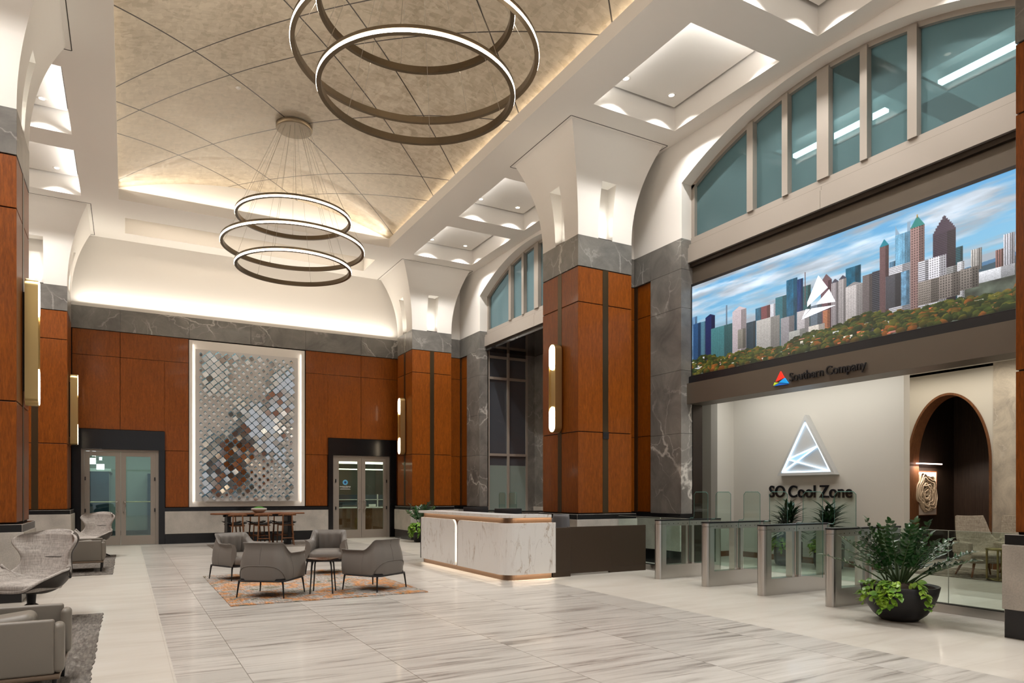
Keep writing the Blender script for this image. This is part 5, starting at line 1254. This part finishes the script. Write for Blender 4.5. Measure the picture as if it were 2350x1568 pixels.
# ---- high table, stools and bowl
t = empty('bar_table', (3.25, 20.6, .012)); tag(t, 'long walnut high table with dark metal legs in front of the mirror artwork', 'table')
b = MB(); b.prism([(-1.26, -.12), (-1.12, -.38), (1.20, -.38), (1.26, .0), (1.12, .36), (-1.18, .36)], 'z', .86, .895); b.build('table_top', M['walnut'], t, bevel=.006)
b = MB(); b.box(-.92, .92, -.04, .04, .79, .86); b.build('rail', M['blackm'], t)
for s in (-1, 1): b = MB(); b.box(s*.80-.05, s*.80+.05, -.30, .30, 0, .86); b.build('leg', M['blackm'], t, bevel=.004, seg=1)
def make_stool():   # faces +Y locally (backrest on -Y)
    t = empty('bar_stool'); b = MB()
    b.grid(lambda u, v: (lerp(-.24, .24, u), lerp(-.19, .20, v)+.0, .615+.05*((u-.5)*2)**2-.012*math.sin(PI*v)), 12, 8, 0)
    b.grid(lambda u, v: (lerp(-.24, .24, u), lerp(-.19, .20, v), .580+.05*((u-.5)*2)**2), 12, 8, 0, flip=True); o = b.build('seat', M['black'], t); o.modifiers.new('s', 'SOLIDIFY').thickness = .012
    b = MB(); b.box(-.19, .19, -.16, .17, .545, .580); b.build('seat_frame', M['walnut_z'], t, bevel=.008)
    for sx in (-1, 1):
        b = MB(); b.tube([(sx*.12, -.20, .86), (sx*.125, -.19, .60), (sx*.17, -.23, 0)], [.016, .021, .015], 8); b.build('leg', M['walnut_z'], t)
        b = MB(); b.tube([(sx*.19, .17, .585), (sx*.215, .20, 0)], [.02, .014], 8); b.build('leg', M['walnut_z'], t)
    b = MB(); b.grid(lambda u, v: (lerp(-.245, .245, u), -.215+.07*((u-.5)*2)**2, .825+.07*v*(1-.55*abs(2*u-1)**3)), 14, 2); o = b.build('backrest', M['walnut_z'], t); o.modifiers.new('s', 'SOLIDIFY').thickness = .02
    b = MB(); b.cyl((-.165, -.225, .20), (.165, -.225, .20), .012, None, 8); b.cyl((-.205, .19, .26), (.205, .19, .26), .012, None, 8); b.cyl((-.165, -.22, .30), (-.205, .19, .30), .011, None, 8); b.cyl((.165, -.22, .30), (.205, .19, .30), .011, None, 8); b.build('footrest', M['walnut_z'], t)
    return t
st = make_stool(); k = 0
for (x, y, rz, l) in ((2.63, 20.17, 0, 'walnut bar stool with black seat on the near side of the high table, left'), (3.29, 20.17, 0, 'walnut bar stool with black seat on the near side of the high table, middle'), (3.93, 20.17, 0, 'walnut bar stool with black seat on the near side of the high table, right'),
        (2.61, 21.06, PI, 'walnut bar stool on the wall side of the high table, left'), (3.26, 21.06, PI, 'walnut bar stool on the wall side of the high table, middle'), (3.92, 21.06, PI, 'walnut bar stool on the wall side of the high table, right')):
    o = st if k == 0 else copy_tree(st); k += 1; o.location = (x, y, .012); o.rotation_euler = (0, 0, rz); tag(o, l, 'bar stool', 'walnut bar stools at the high table')
t = empty('moss_bowl', (3.27, 20.6, .907)); tag(t, 'round stone bowl filled with green moss on the high table', 'bowl')
b = MB(); b.lathe([(.09, 0), (.13, .02), (.20, .075), (.215, .105), (.20, .13), (.17, .135), (.17, .12), (.001, .12)], 32); b.build('bowl', M['limestone'], t)
b = MB(); rr = random.Random(2); b.grid(lambda u, v: ((.17*v)*math.cos(2*PI*u), (.17*v)*math.sin(2*PI*u), .125+.045*(1-v*v)+rr.uniform(0, .012)), 32, 8, 0, closeu=True, smooth=False); b.build('moss', M['moss'], t)
# ================================================================ MIRROR ARTWORK
t = empty('mirror_artwork', (3.245, YB, 0)); tag(t, 'tall white panel covered with tilted diamond mirror tiles on the back wall', 'artwork')
nb = MB(); nb.box(1.60-3.245, 4.90-3.245, -.045, -.0, 1.06, 5.93); nb.build('white_niche', M['white'], t)
b = MB(); b.box(-1.49, 1.42, -.16, -.12, 1.22, 5.66); b.box(-1.30, 1.23, -.12, -.045, 1.30, 5.58, 1); b.build('panel', [mat('art_panel_white', (.66, .64, .62), .6), M['white']], t)
for loc, sz, rot in (((1.68, YB-.08, 3.5), (.03, 4.6), (PI/2, 0, -PI/2)), ((4.81, YB-.08, 3.5), (.03, 4.6), (PI/2, 0, PI/2))): area('art_edge_light', loc, sz, 3.5, rot, (1, .90, .78))
area('art_spot', (3.25, 21.2, 8.9), (1.6, .2), 6, (-.0-.18, 0, 0), (1, .93, .84), 1.2)
M['mirror'] = mat('mirror_tile', (.72, .73, .73), .12, 1.0); M['mirror_b'] = mat('blue_edge_reflection', (.16, .30, .38), .25, .5)
rr = random.Random(11); tiles = []
px_, pz_ = .233, .2265; rowz = 5.52; i = 0
z = 5.50; row = 0
while z > 1.27:
    for k in range(12 if row % 2 == 0 else 12):
        x = -1.345+k*px_+(0 if row % 2 == 0 else px_/2)
        if x > 1.33: continue
        u_, v_ = (x+1.4)/2.8, (5.5-z)/4.3
        wv = math.sin(5.2*(u_*1.0+v_*1.5)+.9)+.55*math.sin(9*(u_-1.35*v_)+2.2)+.25*rr.uniform(-1, 1)
        s = .036 if (wv < -.42 or k in (0,) and row % 2 == 0 or x > 1.27) else (.062 if wv < .1 else .078)
        tx = .20*math.sin(3.1*u_+4.3*v_)+.07*rr.uniform(-1, 1); tz = .22*math.cos(4.*u_-3.2*v_+1)+.07*rr.uniform(-1, 1)
        tiles.append((s+rr.uniform(0, 1e-4), x, z, tx, tz))
    z -= pz_/2; row += 1
tiles.sort(key=lambda q: -q[0])
def add_tile(b, s, x, z, tx, tz):
    Rm = Matrix.Translation((x, -.16-.04-.55*s, z-.01)) @ Matrix.Rotation(tx+.16, 4, 'X') @ Matrix.Rotation(tz, 4, 'Z') @ Matrix.Rotation(.12, 4, 'Y')
    pts = []; r = .22*s*1.2
    for (cx_, cz_), a0 in (((s*1.32-r*1.414, 0), -45), ((0, s*1.32-r*1.414), 45), ((-s*1.32+r*1.414, 0), 135), ((0, -s*1.32+r*1.414), 225)):
        for q in range(4): a = math.radians(a0+90*q/3); pts.append((cx_+r*math.cos(a), cz_+r*math.sin(a)))
    q = MB(); q.prism(pts, 'y', -.004, .0, 0); q.prism([(p[0]*.99, p[1]*.99) for p in pts], 'y', .0, .006, 1); q.xf(Rm); m0 = q.m[:]; b.add(q.v, q.f); b.m[-len(q.f):] = m0
    q = MB(); d = s*1.0; q.box(-s*.16, s*.16, 0, .04+.55*s, -s*.16, s*.16, 1); q.xf(Matrix.Translation((x, -.16-.04-.55*s, z-.01))); m0 = q.m[:]; b.add(q.v, q.f); b.m[-len(q.f):] = m0
    # blue reflection of the tile, painted as a diamond on the panel, shifted up
    e = s*1.25; b.add([(x-e, -.164, z+.012+s*.4), (x, -.164, z+.012+s*.4-e), (x+e, -.164, z+.012+s*.4), (x, -.164, z+.012+s*.4+e)], [(0, 1, 2, 3)], 1)
for q_ in tiles[:100]:
    b = MB(); add_tile(b, *q_); b.build('mirror_tile', [M['mirror'], M['mirror_b']], t)
b = MB()
for q_ in tiles[100:]: add_tile(b, *q_)
o = b.build('mirror_tile', [M['mirror'], M['mirror_b']], t); o['kind'] = 'stuff'
# ================================================================ PLANTS
def leaf(b, base, d, up, ln, w_, m=0, bend=.25, fold=.15):
    d = Vector(d).normalized(); up = Vector(up); s_ = d.cross(up)
    if s_.length < 1e-4: s_ = Vector((1, 0, 0))
    s_.normalize(); n_ = s_.cross(d).normalized(); base = Vector(base); pr = [(0, .05), (.22, .72), (.5, 1.), (.78, .66), (1., .02)]
    vs = []
    for q, wd in pr:
        c_ = base+d*ln*q-n_*bend*ln*q*q
        vs += [tuple(c_-s_*w_*wd*.5+n_*fold*w_*wd), tuple(c_), tuple(c_+s_*w_*wd*.5+n_*fold*w_*wd)]
    b.add(vs, [(i*3+j, i*3+j+1, i*3+j+4, i*3+j+3) for i in range(4) for j in range(2)], m, True)
def zz(parent, cx_, cy_, z0, ns, h, spread, rr, ll=.085, lw=.042, m='leaf_d'):
    bl, bs = MB(), MB()
    for k in range(ns):
        a = rr.uniform(0, 2*PI); lean = spread*(rr.uniform(.1, 1.)**.6); H_ = h*(1.02-.50*(lean/spread)**2)*rr.uniform(.85, 1.1)
        r0 = rr.uniform(0, .14)*min(1, spread*1.6); d = Vector((math.cos(a), math.sin(a), 0)); pts = []
        for i in range(13): q = i/12; pts.append(Vector((cx_, cy_, z0))+d*(r0+lean*q**1.35)+Vector((0, 0, H_*(q-.20*q*q*(lean/spread)))))
        bs.tube(pts, [lerp(.011, .003, i/12) for i in range(13)], 5)
        side_ = d.cross(Vector((0, 0, 1))); n = 11
        for i in range(3, n+1):
            q = .22+.78*(i/n); x = q*12; j = min(11, int(x)); p = pts[j].lerp(pts[j+1], x-j); tg = (pts[j+1]-pts[j]).normalized()
            for sgn in (-1, 1):
                dd = tg*.55+side_*sgn*1.0+Vector((0, 0, .35*rr.uniform(-1, 1))); leaf(bl, p, dd, tg.cross(side_*sgn)*sgn*1., ll*rr.uniform(.8, 1.15)*(1-.25*(q > .9)), lw*rr.uniform(.85, 1.15), 0, .2)
        leaf(bl, pts[-1], tg, side_.cross(tg), ll, lw)
    bs.build('stems', M['stem'], parent); bl.build('leaves', M[m], parent)
def vine(parent, cx_, cy_, z0, arcs, R, rr, drop=.3, n=40, ls=.085, name='trailing_vine'):
    b, s = MB(), MB()
    for k in range(n):
        a0, a1 = arcs[rr.randrange(len(arcs))]; a = rr.uniform(a0, a1); dr = drop*rr.uniform(.1, 1.); pts = []
        for i in range(8):
            q = i/7; r_ = R*(.55+.5*min(1, q*2))+.03*q; zz_ = z0+.07*math.sin(PI*min(1, q*1.6))-dr*max(0, q-.35)*1.5
            if zz_ < z0-.02: r_ = max(r_-.25*(z0-zz_)*.5, R*.72)+.04
            pts.append(Vector((cx_+r_*math.cos(a+.15*q), cy_+r_*math.sin(a+.15*q), zz_)))
        s.tube(pts, .003, 4)
        for i in range(1, 8):
            for _ in range(2):
                a2 = a+rr.uniform(-1.1, 1.1); leaf(b, pts[i], (math.cos(a2), math.sin(a2), rr.uniform(-.9, .15)), (0, 0, 1) if rr.random() < .7 else (math.cos(a), math.sin(a), .4), ls*rr.uniform(.65, 1.15), ls*rr.uniform(.55, .72), 0, .22, .1)
    s.build('vine_stem', M['stem'], parent); b.build(name, M['leaf_l'], parent)
rr = random.Random(8)
t = empty('bowl_planter', (7.78, 4.83, 0)); tag(t, 'large matt black bowl planter with glossy dark foliage in front of the glass rail', 'potted plant')
b = MB(); b.lathe([(.15, 0), (.19, .005), (.275, .075), (.345, .18), (.385, .29), (.408, .395), (.395, .40), (.37, .37), (.001, .37)], 48); b.build('bowl', M['pot'], t)
b = MB(); b.grid(lambda u, v: (.375*v*math.cos(2*PI*u), .375*v*math.sin(2*PI*u), .365+.05*(1-v*v)+rr.uniform(0, .02)), 30, 10, 0, closeu=True, smooth=False); b.build('soil', M['soil'], t)
zz(t, 0, 0, .38, 36, .80, .70, rr, .095, .046)
vine(t, 0, 0, .40, [(PI*.75, PI*1.34), (PI*.85, PI*1.15)], .38, rr, .24, 15, .09)
t = empty('desk_plant', (7.72, 19.55, 0)); tag(t, 'leafy plant in a dark pot between the reception desk and the far column', 'potted plant')
b = MB(); b.lathe([(.17, 0), (.20, .01), (.26, .45), (.27, .52), (.25, .52), (.24, .47), (.001, .47)], 28); b.build('pot', M['pot'], t)
zz(t, 0, 0, .47, 14, .72, .60, rr, .13, .06); vine(t, 0, 0, .50, [(PI*.75, PI*1.5)], .26, rr, .36, 22, .10)
b = MB(); b.lathe([(.001, .47), (.24, .47)], 20); b.build('soil', M['soil'], t)
def palm_pot(x, y, label, seed):
    rr = random.Random(seed); t = empty('palm_planter', (x, y, 0)); tag(t, label, 'potted plant', 'ribbed pots in the lobby')
    b = MB(); pr = [(.20, 0)]+[(.235+.035*min(1, i/6)+(.008 if i % 2 else 0), .015+i*.019) for i in range(25)]+[(.24, .49), (.001, .47)]; b.lathe(pr, 32); b.build('ribbed_pot', M['pot'], t)
    b, s = MB(), MB()
    for k in range(5):
        a = 2*PI*k/5; x0, y0 = .07*math.cos(a), .07*math.sin(a); H_ = .95+.14*math.sin(k*2.1); s.tube([(x0*.6, y0*.6, .46), (x0*1.3, y0*1.3, H_)], .014, 6)
        for i in range(34):
            q = i/33; z_ = lerp(.62, H_+.03, q); aa = i*2.4+k; el = lerp(-.15, 1.15, q)+rr.uniform(-.15, .15); leaf(b, (lerp(x0*.7, x0*1.3, q), lerp(y0*.7, y0*1.3, q), z_), (math.cos(aa)*math.cos(el), math.sin(aa)*math.cos(el), math.sin(el)), (0, 0, 1), rr.uniform(.30, .42), .058, 0, .35)
    s.build('stems', M['stem'], t); b.build('leaves', M['leaf_p'], t); vine(t, 0, 0, .50, [(PI*.6, PI*1.2)], .25, rr, .22, 22, .08); return t
palm_pot(11.75, 9.62, 'left of the two ribbed dark pots with spiky palm under the lobby lettering', 3)
palm_pot(11.80, 8.72, 'right of the two ribbed dark pots with spiky palm, nearer the bowl planter', 4)
